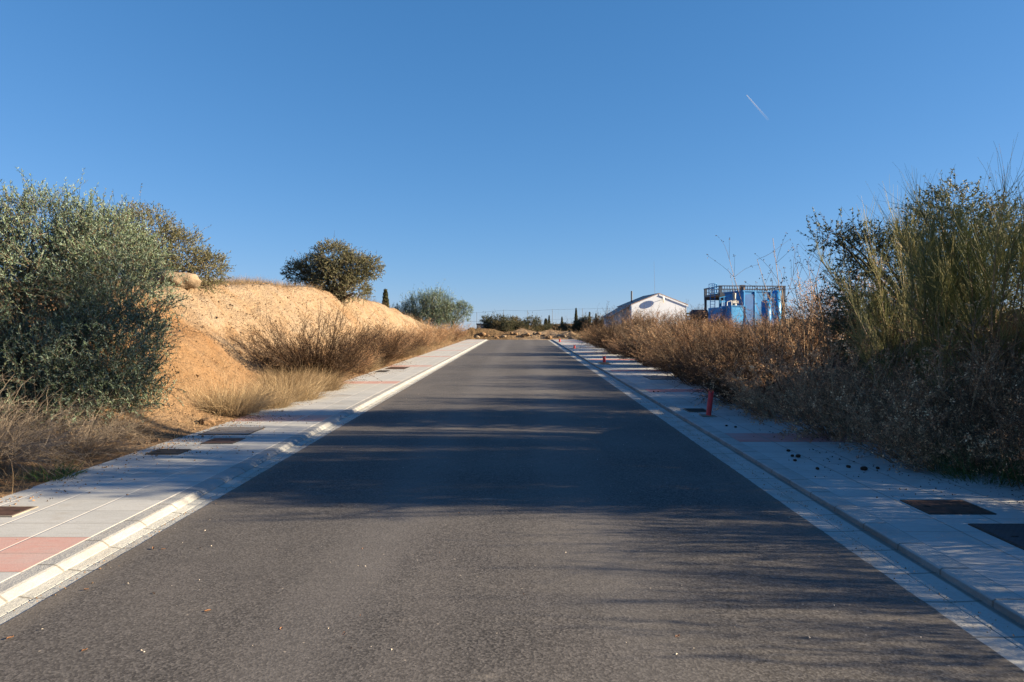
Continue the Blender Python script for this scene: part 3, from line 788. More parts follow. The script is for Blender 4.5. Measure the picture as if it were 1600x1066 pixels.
ORD = ['first', 'second', 'third', 'fourth', 'fifth', 'sixth', 'seventh', 'eighth', 'ninth', 'tenth', 'eleventh', 'twelfth', 'thirteenth', 'fourteenth', 'fifteenth', 'sixteenth']
front = [(4.95, 8.5, 4, 1.05), (5.75, 9.1, 5, 1.0), (4.8, 10.5, 5, .92), (4.8, 12.8, 4, 1.12), (4.95, 14.9, 3, 1.12), (5.0, 16.8, 2, 1.1), (4.95, 19.2, 3, 1.25), (5.05, 21.8, 1, 1.05), (5.0, 24.4, 2, 1.1),
         (5.0, 27.0, 3, 1.3), (5.1, 30.2, 1, 1.05), (5.05, 33.5, 2, 1.1), (5.0, 37.2, 3, 1.4), (5.2, 41, 1, 1.15), (5.2, 45.5, 2, 1.2), (5.4, 50, 0, 1.2)]
special = {0: 'dense dark dry shrub nearest on the right, spilling over the pavement', 3: 'wide dark dry shrub behind the red pipe stub with hole'}
for k, (x, y, i, s) in enumerate(front):
    x = x - .12; s = s * (1.08 if y < 14 else .95 if y < 22 else .9) * (.82 + .36 * ((k * 7) % 5) / 4)
    lab = special.get(k, '%s dry brown shrub along the right pavement edge, counted from the camera' % ORD[k])
    dshrub(i, x, y, k * 1.7, s, lab, DG)
back = [(6.6, 11.9, 1, 1.0), (7.0, 15.2, 0, 1.15), (6.8, 18.0, 2, 1.2), (7.1, 20.8, 3, 1.3), (7.0, 23.6, 0, 1.15), (7.2, 26.8, 2, 1.2), (7.1, 30, 3, 1.35), (7.4, 34, 0, 1.2), (7.3, 38.5, 2, 1.25), (7.6, 43, 1, 1.25), (7.6, 48, 0, 1.25), (7.9, 53, 2, 1.2)]
for k, (x, y, i, s) in enumerate(back):
    s = s * (.95 if y < 16 else .80) * (.75 + .45 * ((k * 3) % 4) / 3)
    dshrub(i, x, y, k * 2.3 + .5, s, '%s tawny shrub in the rear row on the right, counted from the camera' % ORD[k], 'tawny shrubs in the rear row on the right')
rear = [(9.4, 16.5, 2, 1.2), (9.6, 20, 0, 1.2), (9.3, 24, 1, 1.25), (9.8, 28.5, 2, 1.25), (9.6, 33, 0, 1.25), (10, 38, 1, 1.3), (12, 23, 2, 1.2), (12.5, 29, 0, 1.25), (12.3, 36, 1, 1.3)]
for k, (x, y, i, s) in enumerate(rear):
    s = s * .58
    dshrub(i, x, y, k * 1.3 + .9, s, 'tawny dry shrub far back from the right pavement below the blue tanks', 'tawny shrubs below the blue tanks')
# the off-side neighbours whose shade feathers over the foreground
off = [(5.6, 6.0, 3, .95), (6.2, 3.9, 3, .95), (6.4, 2.9, 0, .95), (6.5, 1.8, 3, .8)]
for k, (x, y, i, s) in enumerate(off):
    dshrub(i, x, y, k * 1.9, s, 'dry shrub beside the right pavement just outside the picture', 'dry shrubs outside the right edge')
for k, (x, y, sc) in enumerate([(6.5, 5.6, .62), (6.9, 4.5, .60), (6.8, 3.4, .52)]):
    copy_thing(br if k % 2 else br2, (x, y, gz(x, y)), 1.1 + k * 2.2, (sc, sc, sc), 'young green broom outside the right edge that feathers the near asphalt with shade', 'young brooms outside the right edge')
# rusty flowering weed leaning in at the right edge
gs, gh = dry_shrub(131, 26, 16, 12, 1.35, .45, .018)
plant('rusty_weed', 'sunlit weed with rusty seed heads leaning in at the right edge', 'weed', 5.05, 7.35, .3, [('stems', gs, M['dry_stem']), ('seed_heads', gh, M['dry_head'])])
g = straw_clump(141, 900, .62, .7, .28, .007)
tag(obj('green_grass_tuft', g, M['green_blade']), 'tuft of green and pale grass at the foot of the rusty weed', 'grass tuft').location = (4.85, 7.75, gz(4.85, 7.75))

LG = 'dry shrubs at the foot of the cut bank'
left = [(-5.3, 19.0, 3, 1.35, 1.15, 'large brown dry bush spreading at the foot of the cut bank'),
        (-5.15, 23.3, 1, .62, .6, 'smaller tawny bush just behind the large spreading one on the left'),
        (-5.2, 26.6, 3, .92, .9, 'brown dry bush overhanging the left pavement before the second cover'),
        (-5.5, 29.0, 1, .95, .9, 'reddish brown bush at the left pavement edge midway up the road'),
        (-5.6, 33.6, 3, .95, .8, 'low brown bush beyond the reddish one on the left'),
        (-5.5, 38.5, 2, 1.0, .9, 'dry bush on the left two thirds of the way to the crest'),
        (-5.6, 47, 0, 1.1, 1.0, 'dry bush on the left next to last before the crest'),
        (-5.4, 58, 1, 1.2, 1.0, 'last dry bush on the left before the road crest')]
for k, (x, y, i, s, sz, lab) in enumerate(left):
    dshrub(i, x, y, k * 1.1, s, lab, LG, sz)

# straw tussocks
SG = 'pale straw tussocks'
tus = None
tl = [(-5.25, 12.9, 1.1, 'pale straw tussock below the orange bank, near the grey grating'), (-4.95, 14.1, .8, 'small pale straw tussock between the two larger ones by the left pavement'),
      (-5.0, 15.5, 1.15, 'pale straw tussock hanging over the left pavement'), (-5.35, 16.9, 1.0, 'pale straw tussock just before the large brown bush'), (-4.95, 17.6, 1.0, 'small straw tussock on the pavement edge before the large brown bush'),
      (-5.4, 24.6, 1.0, 'straw tussock between the two brown bushes on the left'), (-5.4, 31.3, 1.1, 'straw tussock behind the reddish bush on the left'), (-5.5, 36, 1.2, 'straw tussock on the left past midway'),
      (-5.9, 42, 1.3, 'straw tussock on the left beneath the bank end'), (-6.3, 50, 1.5, 'wide straw tussock on the left near the crest'), (-5.9, 54, 1.4, 'straw tussock on the left below the broom'), (-6.5, 62, 1.6, 'golden straw tussock at the left of the crest'),
      (6.0, 57, 1.6, 'golden straw tussock on the right at the crest'), (7.2, 61, 1.8, 'golden straw tussock on the right behind the crest'), (5.8, 64, 1.4, 'farthest golden straw tussock right of the road end'), (8.8, 58, 1.8, 'golden straw tussock right of the crest, set back')]
for k, (x, y, s, lab) in enumerate(tl):
    if tus is None:
        g = straw_clump(201, 2600, .62, 1.0, .55, .0055)
        tus = tag(obj('straw_tussock', g, M['straw']), lab, 'tussock', SG)
        o = tus
    else:
        o = tus.copy(); COL.objects.link(o); o['label'] = lab
    o.location = (x, y, gz(x, y)); o.rotation_euler = (0, 0, k * 1.31); o.scale = (s, s, s * .95)

# near left: tangles of bare pale twigs
TG = 'bare pale thickets on the near left'
tg = [(-5.95, 7.9, 1.0, 'pale tangled bare thicket at the lower left edge of the photo'), (-6.5, 8.9, 1.05, 'grey bare thicket under the olive bush at the left'),
      (-5.55, 9.1, .8, 'grey bare thicket at the left pavement edge before the lit earth'), (-5.6, 10.2, .62, 'low grey thicket at the left pavement beside the dark cover'), (-6.9, 7.6, 1.1, 'tall pale thicket cut by the left edge')]
t0 = None
for k, (x, y, s, lab) in enumerate(tg):
    if t0 is None:
        t0 = tag(obj('bare_thicket', tangle(211, 260, 1.15, .8), M['grey_twig']), lab, 'thicket', TG); o = t0
    else:
        o = t0.copy(); COL.objects.link(o); o['label'] = lab
    o.location = (x, y, gz(x, y)); o.rotation_euler = (0, 0, k * 1.9); o.scale = (s, s, s * .85)
g = straw_clump(221, 260, .22, 1.0, .22, .012)
tag(obj('green_weed', g, M['green_blade']), 'small bright green weed at the edge of the left pavement', 'weed').location = (-4.95, 7.75, gz(-4.95, 7.75))

# tall dead stalks standing against the sky
def stalk(seed, h, n):
    rng = np.random.default_rng(seed)
    gs, gh = Geo(), Geo()
    az = rng.uniform(0, 2 * pi, n)
    d = np.stack([np.cos(az) * .25, np.sin(az) * .25, np.ones(n)], 1)
    P = curves(np.zeros((n, 3)) + rng.normal(0, .05, (n, 3)) * [1, 1, 0], d, h * rng.uniform(.7, 1.1, n), 8, np.array([[.0, 0, .2]]) + rng.normal(0, .2, (n, 3)), .06, rng)
    tubes(gs, P, np.full(n, .010), np.full(n, .004), rng.uniform(.4, 1, n), 4)
    m = 7; N = n * m; mi = np.repeat(np.arange(n), m); s = rng.integers(4, 8, N)
    T = curves(P[mi, s], unit(rng.normal(0, .6, (N, 3)) + [0, 0, .9]), h * rng.uniform(.08, .26, N), 5, rng.normal(0, .2, (N, 3)), .08, rng)
    tubes(gs, T, np.full(N, .004), np.full(N, .0018), rng.uniform(.2, .8, N))
    K = N * 5; ti = np.repeat(np.arange(N), 5)
    leaves(gs, T[ti, rng.integers(3, 5, K)] + rng.normal(0, .012, (K, 3)), unit(rng.normal(0, 1, (K, 3))), .035, .02, rng.uniform(0, .5, K), rng)
    return gs, gh
for k, (px, d, top, n, lab) in enumerate([(1208, 15.5, 392, 5, 'tall thin dead stalks rising in front of the blue tanks'), (1262, 13.8, 372, 6, 'tall dead stalks between the blue tanks and the dark leafy bush'), (1296, 12.0, 440, 9, 'pale dry stalks just left of the dark leafy bush'), (1240, 13.0, 455, 8, 'short pale dry stalks right below the blue tanks')]):
    x = at(px, 0, d)[0]; z = gz(x, d); h = at(px, top, d)[2] - z
    gs, gh = stalk(231 + k, h, n)
    plant('dead_stalks', lab, 'weed', x, d, 0, [('stems', gs, M['dry_stem'])], 'tall dead stalks on the right')

# loose dry grass over the banks: nobody could count it
def grass_patch(name, zones, mat, label, seed):
    rng = np.random.default_rng(seed)
    g = Geo()
    for (x0, x1, y0, y1, n, h, wd) in zones:
        x = rng.uniform(x0, x1, n); y = rng.uniform(y0, y1, n)
        k = vnoise(x * 1.6, y * 1.6, seed) + .4 * vnoise(x * 5, y * 5, seed + 1) > .55
        x = x[k]; y = y[k]; n = len(x)
        p = np.stack([x, y, ground_z(x, y) - .03], 1)
        d = rng.normal(0, .45, (n, 3)) + [0, 0, 1]
        a = rng.normal(0, .5, (n, 3)); a[:, 2] = -.5
        P = curves(p, d, h * rng.uniform(.4, 1.3, n), 4, a, .08, rng)
        ribbons(g, P, np.full(n, wd) * rng.uniform(.6, 1.4, n), np.clip(rng.normal(.5, .22, n), 0, 1), rng)
    o = obj(name, g, mat)
    return tag(o, label, 'grass', kind='stuff')
grass_patch('dry_grass', [(-10.9, -9.35, 17, 37, 11000, .36, .006), (-12.5, -9.6, 15, 34, 6000, .34, .006), (-12, -9.3, 34, 60, 7000, .45, .012), (-10, -5.0, 56, 72, 7000, .5, .014), (-6.2, -4.85, 11, 19, 3500, .25, .005), (-6.4, -4.9, 21, 56, 5000, .4, .009),
                          (5.0, 12, 8, 30, 9000, .4, .006), (5.0, 14, 30, 56, 8000, .4, .012), (4.9, 22, 56, 72, 12000, .75, .016), (-8, 8, 70.5, 76, 4000, .5, .018), (12, 40, 20, 66, 12000, .4, .016), (-7.6, -4.85, 5, 10.5, 3500, .3, .005), (-40, 45, 76, 100, 12000, .55, .03)],
            M['straw'], 'loose dry grass scattered over the banks and verges', 301)

# ------------------------------------------------------------------ far background
# rows of trees beyond the road end
def conifer(seed, h, r, n, L):
    rng = np.random.default_rng(seed)
    g, gt = Geo(), Geo()
    t = rng.random(n) ** .8
    az = rng.uniform(0, 2 * pi, n)
    rr = r * (1 - t) ** .6 * rng.uniform(.5, 1.0, n) * (0.55 + 0.45 * np.sin(t * pi) ** .5)
    p = np.stack([np.cos(az) * rr, np.sin(az) * rr, .25 + t * (h - .3)], 1)
    d = unit(np.stack([np.cos(az) * .4, np.sin(az) * .4, np.ones(n)], 1) + rng.normal(0, .25, (n, 3)))
    leaves(g, p, d, L * rng.uniform(.7, 1.3, n), L * .35, rng.uniform(0, 1, n), rng)
    gt.tube((0, 0, -.1), (0, 0, h * .8), .12, .03, 7)
    return gt, g
cyp = None
for px, top, d, wd, lab in [(900, 483, 112, .6, 'tallest dark cypress, standing above the hedge right of the road'), (602, 454, 85, 1.1, 'small dark cypress beside the round tree on the bank'),
                            (858, 494, 150, .7, 'small cypress on the ridge, left of the tallest one'), (878, 496, 170, .75, 'tiny cypress alone on the ridge line'), (921, 489, 150, .8, 'leaning cypress right of the tallest one'), (931, 491, 160, .7, 'tiny cypress nearest the white house'), (853, 499, 140, 1.3, 'squat dark tree on the ridge beside a small cypress')]:
    x, y, zt = at(px, top, d); z0 = gz(x, y); h = zt - z0
    if cyp is None:
        gt, g = conifer(401, 5.0, .62, 2600, .28)
        cyp = thing('cypress', lab, 'tree', (x, y, z0), 0, 'dark cypresses on the skyline', (wd, wd, h / 5.0))
        obj('trunk', gt, M['bark'], cyp); obj('crown', g, M['pine_leaf'], cyp)
    else:
        copy_thing(cyp, (x, y, z0), px * .1, (wd, wd, h / 5.0), lab)
pines = []
for k in range(3):
    rs = np.random.default_rng(411 + k)
    lobes = [(rs.normal(0, .55), rs.normal(0, .5), rs.uniform(1.3, 2.7), rs.uniform(.5, .8), rs.uniform(.5, .8), rs.uniform(.35, .6)) for _ in range(6)]
    pines.append(bush(lobes, 620, 12, .16, .045, 411 + k, [(0, 0, 0), (.1, 0, 0)], .5, (.3, .6), .4, .06, 20))
pp = [None] * 3
row = [(765, 500, 98), (776, 505, 96), (787, 498, 97), (797, 507, 95), (806, 499, 99), (815, 508, 96), (828, 501, 97), (842, 510, 98), (853, 512, 100), (866, 511, 102), (880, 508, 104), (905, 503, 106), (917, 500, 108), (932, 502, 107), (946, 499, 109), (955, 504, 110)]
for k, (px, top, d) in enumerate(row):
    x, y, zt = at(px, top - 3, d); z0 = gz(x, y); s = (zt - z0) / 3.0; i = k % 3
    lab = '%s of the dark scrubby trees in the row beyond the road end, from the left' % ORD[k]
    if pp[i] is None:
        pp[i] = thing('scrub_tree', lab, 'tree', (x, y, z0), 0, 'row of trees beyond the road end', (s, s, s))
        obj('trunk', pines[i][0], M['bark'], pp[i]); obj('crown', pines[i][1], M['pine_leaf' if i != 1 else 'hedge_leaf'], pp[i])
    else:
        copy_thing(pp[i], (x, y, z0), k * 1.4, (s, s, s), lab)
# low hedge behind them, one scrubby mass
rs = np.random.default_rng(431)
lob = []
for px in range(752, 968, 7):
    x, y, zt = at(px, 509 + rs.uniform(-4, 4), 106); z = gz(x, y)
    lob.append((x, y, z + .7, .8, .9, max(.5, (zt - z) * .55)))
gb, gl = bush(lob, 5200, 10, .17, .06, 433, [(l[0], l[1], gz(l[0], l[1])) for l in lob], .35, (.2, .5), .4, .05)
hd = thing('hedge_mass', None, None); hd['kind'] = 'stuff'; hd['label'] = 'low brownish scrub filling in below the far trees'; hd['category'] = 'scrub'
obj('stems', gb, M['bark'], hd); obj('foliage', gl, M['hedge_leaf'], hd)

# tall mesh fence
fe = thing('mesh_fence', 'tall see-through wire fence with thin grey posts beyond the trees', 'fence')
tops = []
for px, top in [(700, 486), (745, 488), (787, 484), (824, 485), (863, 483), (910, 482), (949, 481), (990, 480)]:
    x, y, zt = at(px, top, 128); z0 = gz(x, y)
    obj('post', Geo().tube((x, y, z0 - .2), (x, y, zt), .04, n=6), M['dark_metal'], fe)
    tops.append((x, y, zt, z0))
g = Geo()
for a, b in zip(tops[:-1], tops[1:]):
    for f in (.02, .35, .68):
        g.tube((a[0], a[1], a[2] - f * (a[2] - a[3])), (b[0], b[1], b[2] - f * (b[2] - b[3])), .012, n=4, cap=False)
    for q in np.linspace(0.1, .9, 9):
        x = a[0] + (b[0] - a[0]) * q; zt = a[2] + (b[2] - a[2]) * q
        g.tube((x, a[1], zt - .1), (x, a[1], a[3]), .005, n=3, cap=False)
obj('wire', g, M['dark_metal'], fe)

# small shed at the road end
x0, y0, zr = at(746, 507, 104); x1 = at(806, 0, 104)[0]; z0 = gz(x0, y0)
sh = thing('shed', 'small pale shed with a dark flat roof behind the far trees', 'shed', ((x0 + x1) / 2, y0 + 1.5, z0))
wd = x1 - x0
obj('wall', Geo().box((0.1, 0, (zr - z0) / 2 - .1), (wd - .35, 3, zr - z0)), M['grey_wall'], sh)
obj('roof', Geo().box((0, 0, zr - z0 + .02), (wd + .3, 3.6, .22)), M['dark_metal'], sh)
obj('post', Geo().box((-wd / 2 + .02, -1.6, (zr - z0) / 2), (.16, .16, zr - z0)), M['dark_metal'], sh)
obj('door', Geo().box((wd * .15, -1.53, .95), (.9, .06, 1.9)), M['dark_metal'], sh)

# white gabled house
HD = 100.0
hx0 = at(985, 0, HD)[0]; hx1 = at(1074, 0, HD)[0]; W = hx1 - hx0
HZ = gz((hx0 + hx1) / 2, HD) - .3
zk = lambda py: EYE + (533 - py) / F * HD - HZ
hs = thing('white_house', 'white gabled house beyond the shrubs with a round dish on its front', 'house', ((hx0 + hx1) / 2, HD, HZ), radians(9))
e1, e2, pk = zk(477), zk(476), zk(459.5)
LH = 6.5
pxo = (1029 - 1029.5) / F * HD
prof = [(-W / 2, 0), (W / 2, 0), (W / 2, e2), (pxo, pk), (-W / 2, e1)]
g = Geo()
v = [(a, 0, b) for a, b in prof] + [(a, LH, b) for a, b in prof]
g.add(v, [[1, 0, 5, 6], [2, 1, 6, 7], [0, 4, 9, 5]], [[0, 1, 2], [0, 2, 4], [2, 3, 4], [6, 5, 7], [5, 9, 7], [7, 9, 8]])
obj('wall', g, M['white_wall'], hs)
def slab(a, b, th, y0, y1):
    """roof slab between two points of the gable"""
    g = Geo(); (ax, az), (bx, bz) = a, b
    v = [(ax, y0, az), (bx, y0, bz), (bx, y0, bz + th), (ax, y0, az + th), (ax, y1, az), (bx, y1, bz), (bx, y1, bz + th), (ax, y1, az + th)]
    return g.add(v, [[0, 1, 2, 3], [5, 4, 7, 6], [3, 2, 6, 7], [1, 0, 4, 5], [0, 3, 7, 4], [2, 1, 5, 6]])
sl = (pk - e1) / (pxo + W / 2); sr = (pk - e2) / (W / 2 - pxo)
obj('roof', slab((-W / 2 - .1, e1 - .1 * sl + .02), (pxo, pk + .02), .10, -.04, LH + .2), M['roof'], hs)
obj('roof', slab((pxo, pk + .021), (W / 2 + .25, e2 - .25 * sr + .021), .10, -.04, LH + .2), M['roof'], hs)
g = slab((pxo, pk - .22), (W / 2 + .22, e2 - .22 * sr - .22), .2, -.09, -.01)
obj('barge_board', g, M['white_wall'], hs)
obj('barge_board', slab((-W / 2 - .08, e1 - .08 * sl - .2), (pxo, pk - .2), .2, -.05, -.01), M['white_wall'], hs)
# lean-to on the left
ax = -W / 2; lw = 2.35
g = Geo()
pf = [(ax - lw, 0), (ax - .002, 0), (ax - .002, e1 - .15), (ax - lw, zk(494))]
v = [(a, 1.2, b) for a, b in pf] + [(a, LH - 1, b) for a, b in pf]
g.add(v, [[0, 1, 2, 3], [5, 4, 7, 6], [4, 0, 3, 7], [1, 5, 6, 2], [0, 4, 5, 1]])
obj('lean_to', g, M['grey_wall'], hs)
obj('lean_to_roof', slab((ax - lw - .3, zk(494) - .15), (ax - .004, e1 - .13), .14, .7, LH - .8), M['roof'], hs)
obj('chimney', Geo().tube((ax + .95, 3, e1 + .1), (ax + .95, 3, zk(456) + .25), .12, n=10), M['dark_metal'], hs)
dish = Geo()
n = 20
for k in range(4):
    pass
rr = np.linspace(0, .5, 5); an = np.linspace(0, 2 * pi, n + 1)
Rg, Ag = np.meshgrid(rr, an)
dish.grid(Rg * np.cos(Ag) * .55 , -.75 + (.5 * Rg ** 2), Rg * np.sin(Ag))
dish.tube((0, -.75, 0), (0, .05, -.1), .03, n=6)
d_ = obj('dish', dish, M['machine'], hs)
d_.location = (.05, 0, zk(468.5)); d_.rotation_euler = (0, 0, radians(40))
obj('mast', Geo().tube((1.2, 5, e1), (1.0, 5, zk(402)), .03, .012, n=5), M['steel'], hs)

# ------------------------------------------------------------------ blue tank plant on the right
TD = 70.0
def T(px, py, dy=0.0):
    x, y, z = at(px, py, TD); return np.array([x, y + dy, z])
tz = gz(T(1160, 0)[0], TD)
MP = TD / F
def at_ground(x, y): return gz(x, y)
# steel platform
a = T(1124, 457); b = T(1231, 457)
pl = thing('steel_platform', 'tall grey steel platform with railings above the blue tanks', 'platform', ((a[0] + b[0]) / 2, TD + 3.4, tz), radians(5))
hw = (b[0] - a[0]) / 2; zd = a[2] - tz; zr = T(0, 446)[2] - tz
obj('deck', Geo().box((0, 0, zd - .1), (2 * hw, 4.4, .2)).box((0, -2.2, zd - .22), (2 * hw, .12, .5)).box((0, 2.2, zd - .22), (2 * hw, .12, .5)), M['dark_metal'], pl)
for sx in (-1, 1):
    for sy in (-1, 1):
        obj('leg', Geo().box((sx * (hw - .1), sy * 2.1, zr / 2), (.2, .2, zr)), M['dark_metal'], pl)
g = Geo()
for sy in (-1, 1):
    g.box((0, sy * 2.18, zr), (2 * hw + .1, .1, .1)).box((0, sy * 2.18, zd + (zr - zd) * .5), (2 * hw, .05, .05))
    for k in range(27):
        g.box((-hw + 2 * hw * k / 26, sy * 2.18, (zd + zr) / 2), (.05, .05, zr - zd))
for sx in (-1, 1):
    g.box((sx * hw, 0, zr + .002), (.08, 4.3, .08))
    for k in range(8):
        g.box((sx * hw, -2 + 4 * k / 7, (zd + zr) / 2), (.05, .05, zr - zd))
obj('railing', g, M['dark_metal'], pl)
g = Geo()
for k in range(14):
    g.box((hw - 1.75 + 1.6 * k / 13, -2.12, zd / 2), (.09, .04, zd - .5))
g.box((hw - .95, -2.05, zd / 2), (1.75, .05, zd - .6))
obj('screen', g, M['brown_mesh'], pl)
obj('motor', Geo().tube((-.9, -2.0, zd), (-.9, -2.0, zd + .55), .28, .24, 10).box((-.9, -2.0, zd + .65), (.4, .4, .25)), M['brown_mesh'], pl)
# caged ladder
c = T(1118, 458)
lad = thing('caged_ladder', 'light blue caged ladder at the left corner of the platform', 'ladder', (c[0], TD + 1.0, tz))
zt = T(0, 443)[2] - tz; zb = T(0, 458)[2] - tz
g = Geo()
for sx in (-.22, .22):
    g.tube((sx, .3, 0), (sx, .3, zt), .035, n=6)
obj('rail', g, M['blue_light'], lad)
g = Geo()
for k in range(18):
    g.tube((-.22, .3, .3 + k * (zt - .4) / 17), (.22, .3, .3 + k * (zt - .4) / 17), .02, n=5)
obj('rung', g, M['blue_light'], lad)
g = Geo()
for zc in np.linspace(zb, zt, 3):
    for k in range(10):
        a0, a1 = pi * k / 10, pi * (k + 1) / 10
        g.tube((.36 * cos(a0), .3 - .65 * sin(a0), zc), (.36 * cos(a1), .3 - .65 * sin(a1), zc), .03, n=5)
for k in range(7):
    a0 = pi * k / 6
    g.tube((.36 * cos(a0), .3 - .65 * sin(a0), zb), (.36 * cos(a0), .3 - .65 * sin(a0), zt), .02, n=5)
obj('cage', g, M['blue_light'], lad)
# rectangular main tank
def tank_box(name, label, pxa, pxb, ptop, depth_m, front, m, bevel=.04):
    a = T(pxa, ptop); b = T(pxb, ptop)
    x = (a[0] + b[0]) / 2; h = a[2] - tz; wd = b[0] - a[0]
    t = thing(name, label, 'tank', (x, TD + front + depth_m / 2, tz), radians(17))
    g = Geo().box((0, 0, h / 2), (wd, depth_m, h))
    obj('body', g, m, t)
    return t, wd, h, depth_m
t, wd, h, dp = tank_box('settling_tank', 'big square blue tank under the platform', 1138, 1186, 459, 3.0, -2.4, M['blue'])
g = Geo()
g.box((-wd * .08, -dp / 2 - .05, h / 2), (.16, .1, h)).box((-wd / 2 + .06, -dp / 2 - .05, h / 2), (.1, .1, h)).box((wd / 2 - .05, -dp / 2 - .05, h / 2), (.1, .1, h))
obj('stiffener', g, M['blue_light'], t)
obj('rim', Geo().box((0, 0, h + .06), (wd + .15, dp + .15, .12)), M['blue'], t)
obj('hopper_panel', Geo().box((-wd * .3, -dp / 2 - .03, h / 2 - .1), (wd * .36, .05, h - .3)), M['blue_dark'], t)
def tank_cyl(name, label, pxc, rad, ptop, front, m, rib=0):
    c = T(pxc, ptop); h = c[2] - tz
    t = thing(name, label, 'tank', (c[0], TD + front, tz))
    obj('body', Geo().tube((0, 0, 0), (0, 0, h), rad, n=28), m, t, True)
    obj('lid', Geo().tube((0, 0, h + .002), (0, 0, h + .14), rad * 1.03, rad * .7, 28), m, t)
    obj('hoop', Geo().tube((0, 0, h * .82), (0, 0, h * .84), rad + .02, n=28), M['blue_light'], t)
    return t
tank_cyl('dosing_tank', 'smaller blue cylinder tank before the big square one', 1176, .42, 475, -3.6, M['blue'])
tank_cyl('tall_tank', 'tall light blue cylinder tank at the right of the platform', 1205, .40, 458, -1.2, M['blue_light'])
t, wd, h, dp = tank_box('ribbed_tank', 'deep blue ribbed tank right of the big square one', 1186.5, 1198, 461, 2.4, -1.6, M['blue_dark'])
g = Geo()
for k in range(4):
    g.box((-wd * .4 + wd * .8 * k / 3, -dp / 2 - .04, h / 2), (.06, .08, h))
obj('rib', g, M['blue'], t)
t, wd, h, dp = tank_box('low_tank', 'low light blue box tank with a pump on top', 1116, 1141, 481, 1.7, -4.2, M['blue_light'])
g = Geo().box((-wd / 2 + .04, -dp / 2 - .03, h / 2), (.1, .07, h)).box((wd / 2 - .04, -dp / 2 - .03, h / 2), (.1, .07, h)).box((0, -dp / 2 - .031, h - .05), (wd, .06, .1))
obj('edge_trim', g, M['blue'], t)
obj('pump', Geo().tube((.12, 0, h), (.12, 0, h + .55), .22, .2, 12).tube((.12, 0, h + .5), (.12, 0, h + 1.15), .12, .16, 10).box((.1, -.1, h + .35), (.6, .3, .22)), M['machine'], t)
obj('pipe', Geo().tube((-.3, -.2, h), (-.3, -.2, h + .45), .05, n=8).tube((-.3, -.2, h + .45), (-.75, -.2, h + .35), .05, n=8).tube((-.75, -.2, h + .35), (-.8, -.2, h - .5), .05, n=8), M['steel'], t)
t, wd, h, dp = tank_box('inlet_tank', 'pale blue box tank with a handrail, left of the pump', 1103, 1115, 483, 2.0, -3.6, M['blue_light'])
g = Geo()
for k in range(4):
    g.box((-wd / 2 + .03 + (wd + .5) * k / 3, -dp / 2 + .1, h + .45), (.05, .05, .9 + .12 * k))
g.tube((-wd / 2, -dp / 2 + .1, h + .85), (wd / 2 + .5, -dp / 2 + .1, h + 1.1), .035, n=6).tube((-wd / 2, -dp / 2 + .1, h + .45), (wd / 2 + .5, -dp / 2 + .1, h + .65), .03, n=6)
obj('handrail', g, M['blue_light'], t)
c = T(1091, 493)
t = thing('round_tank', 'dark horizontal round tank at the left end of the plant', 'tank', (c[0], TD - .5, tz))
zc = c[2] - tz
obj('body', Geo().tube((-.75, 0, zc), (.65, 0, zc), .52, n=24), M['tank_dark'], t, False)
obj('end_cap', Geo().tube((-.95, 0, zc), (-.752, 0, zc), .3, .52, 24), M['tank_dark'], t)
obj('support', Geo().box((-.4, 0, zc / 2 - .2), (.2, .8, zc - .4)).box((.35, 0, zc / 2 - .2), (.2, .8, zc - .4)), M['steel'], t)
c = T(1077, 490)
t = thing('green_barrier', 'short green and white slatted barrier beside the white house', 'barrier', (c[0], TD, tz))
zc = c[2] - tz
for k in range(3):
    obj('rail', Geo().box((0, 0, zc - k * .3), (.75, .06, .14)), M['green_paint' if k < 2 else 'white_wall'], t)
for sx in (-.3, .3):
    obj('post', Geo().box((sx, .06, zc / 2), (.07, .05, zc)), M['steel'], t)

# ------------------------------------------------------------------ things on the pavements
def pz(y, dz=0.0): return float(base_z(y)) + KH + dz
def cover(name, label, px0, px1, py0, py1, m, frame, group, side, rz=0):
    """an iron cover or grating flush with the pavement, from its outline in the photograph"""
    k = (EYE - KH)
    y0 = F * k / (py1 - 502.3); y1 = F * k / (py0 - 502.3)
    yc = (y0 + y1) / 2
    x0 = (px0 - 814) / F * yc; x1 = (px1 - 814) / F * yc
    t = thing(name, label, 'cover', ((x0 + x1) / 2, yc, pz(yc, .004)), 0, group)
    wx, wy = abs(x1 - x0), y1 - y0
    g = Geo().box((0, 0, 0), (wx - .05, wy - .05, .012), rx=math.atan(SLOPE))
    obj('lid', g, m, t)
    f = Geo()
    for sx in (-1, 1): f.box((sx * (wx / 2 - .012), 0, -.001), (.022, wy, .012), rx=math.atan(SLOPE))
    for sy in (-1, 1): f.box((0, sy * (wy / 2 - .012), -.001 + sy * (wy / 2) * SLOPE), (wx - .05, .022, .012), rx=math.atan(SLOPE))
    obj('frame', f, frame, t)
    obj('lifting_eye', Geo().box((wx * .3, 0, .007), (.05, .02, .004)).box((-wx * .3, 0, .007), (.05, .02, .004)), M['hole'], t)
    return t
CG = 'iron covers in the pavements'
cover('manhole_cover', 'rust brown square cover in the left pavement beside the grey grating', 322, 372, 686.5, 695, M['rust_iron'], M['dark_iron'], CG, -1)
cover('manhole_cover', 'dark square cover in the left pavement nearest the dry thicket', 234, 286, 704, 712, M['dark_iron'], M['dark_iron'], CG, -1)
cover('pavement_grating', 'large grey chequered grating in the left pavement', 324, 400, 669.5, 681, M['grate_grey'], M['dark_iron'], CG, -1)
cover('manhole_cover', 'brown cover at the bottom left edge of the photo', -30, 34, 795, 811, M['rust_iron'], M['pit_wall'], CG, -1)
cover('manhole_cover', 'far dark cover in the left pavement beyond the large brown bush', 606, 636, 574, 577.5, M['rust_iron'], M['dark_iron'], CG, -1)
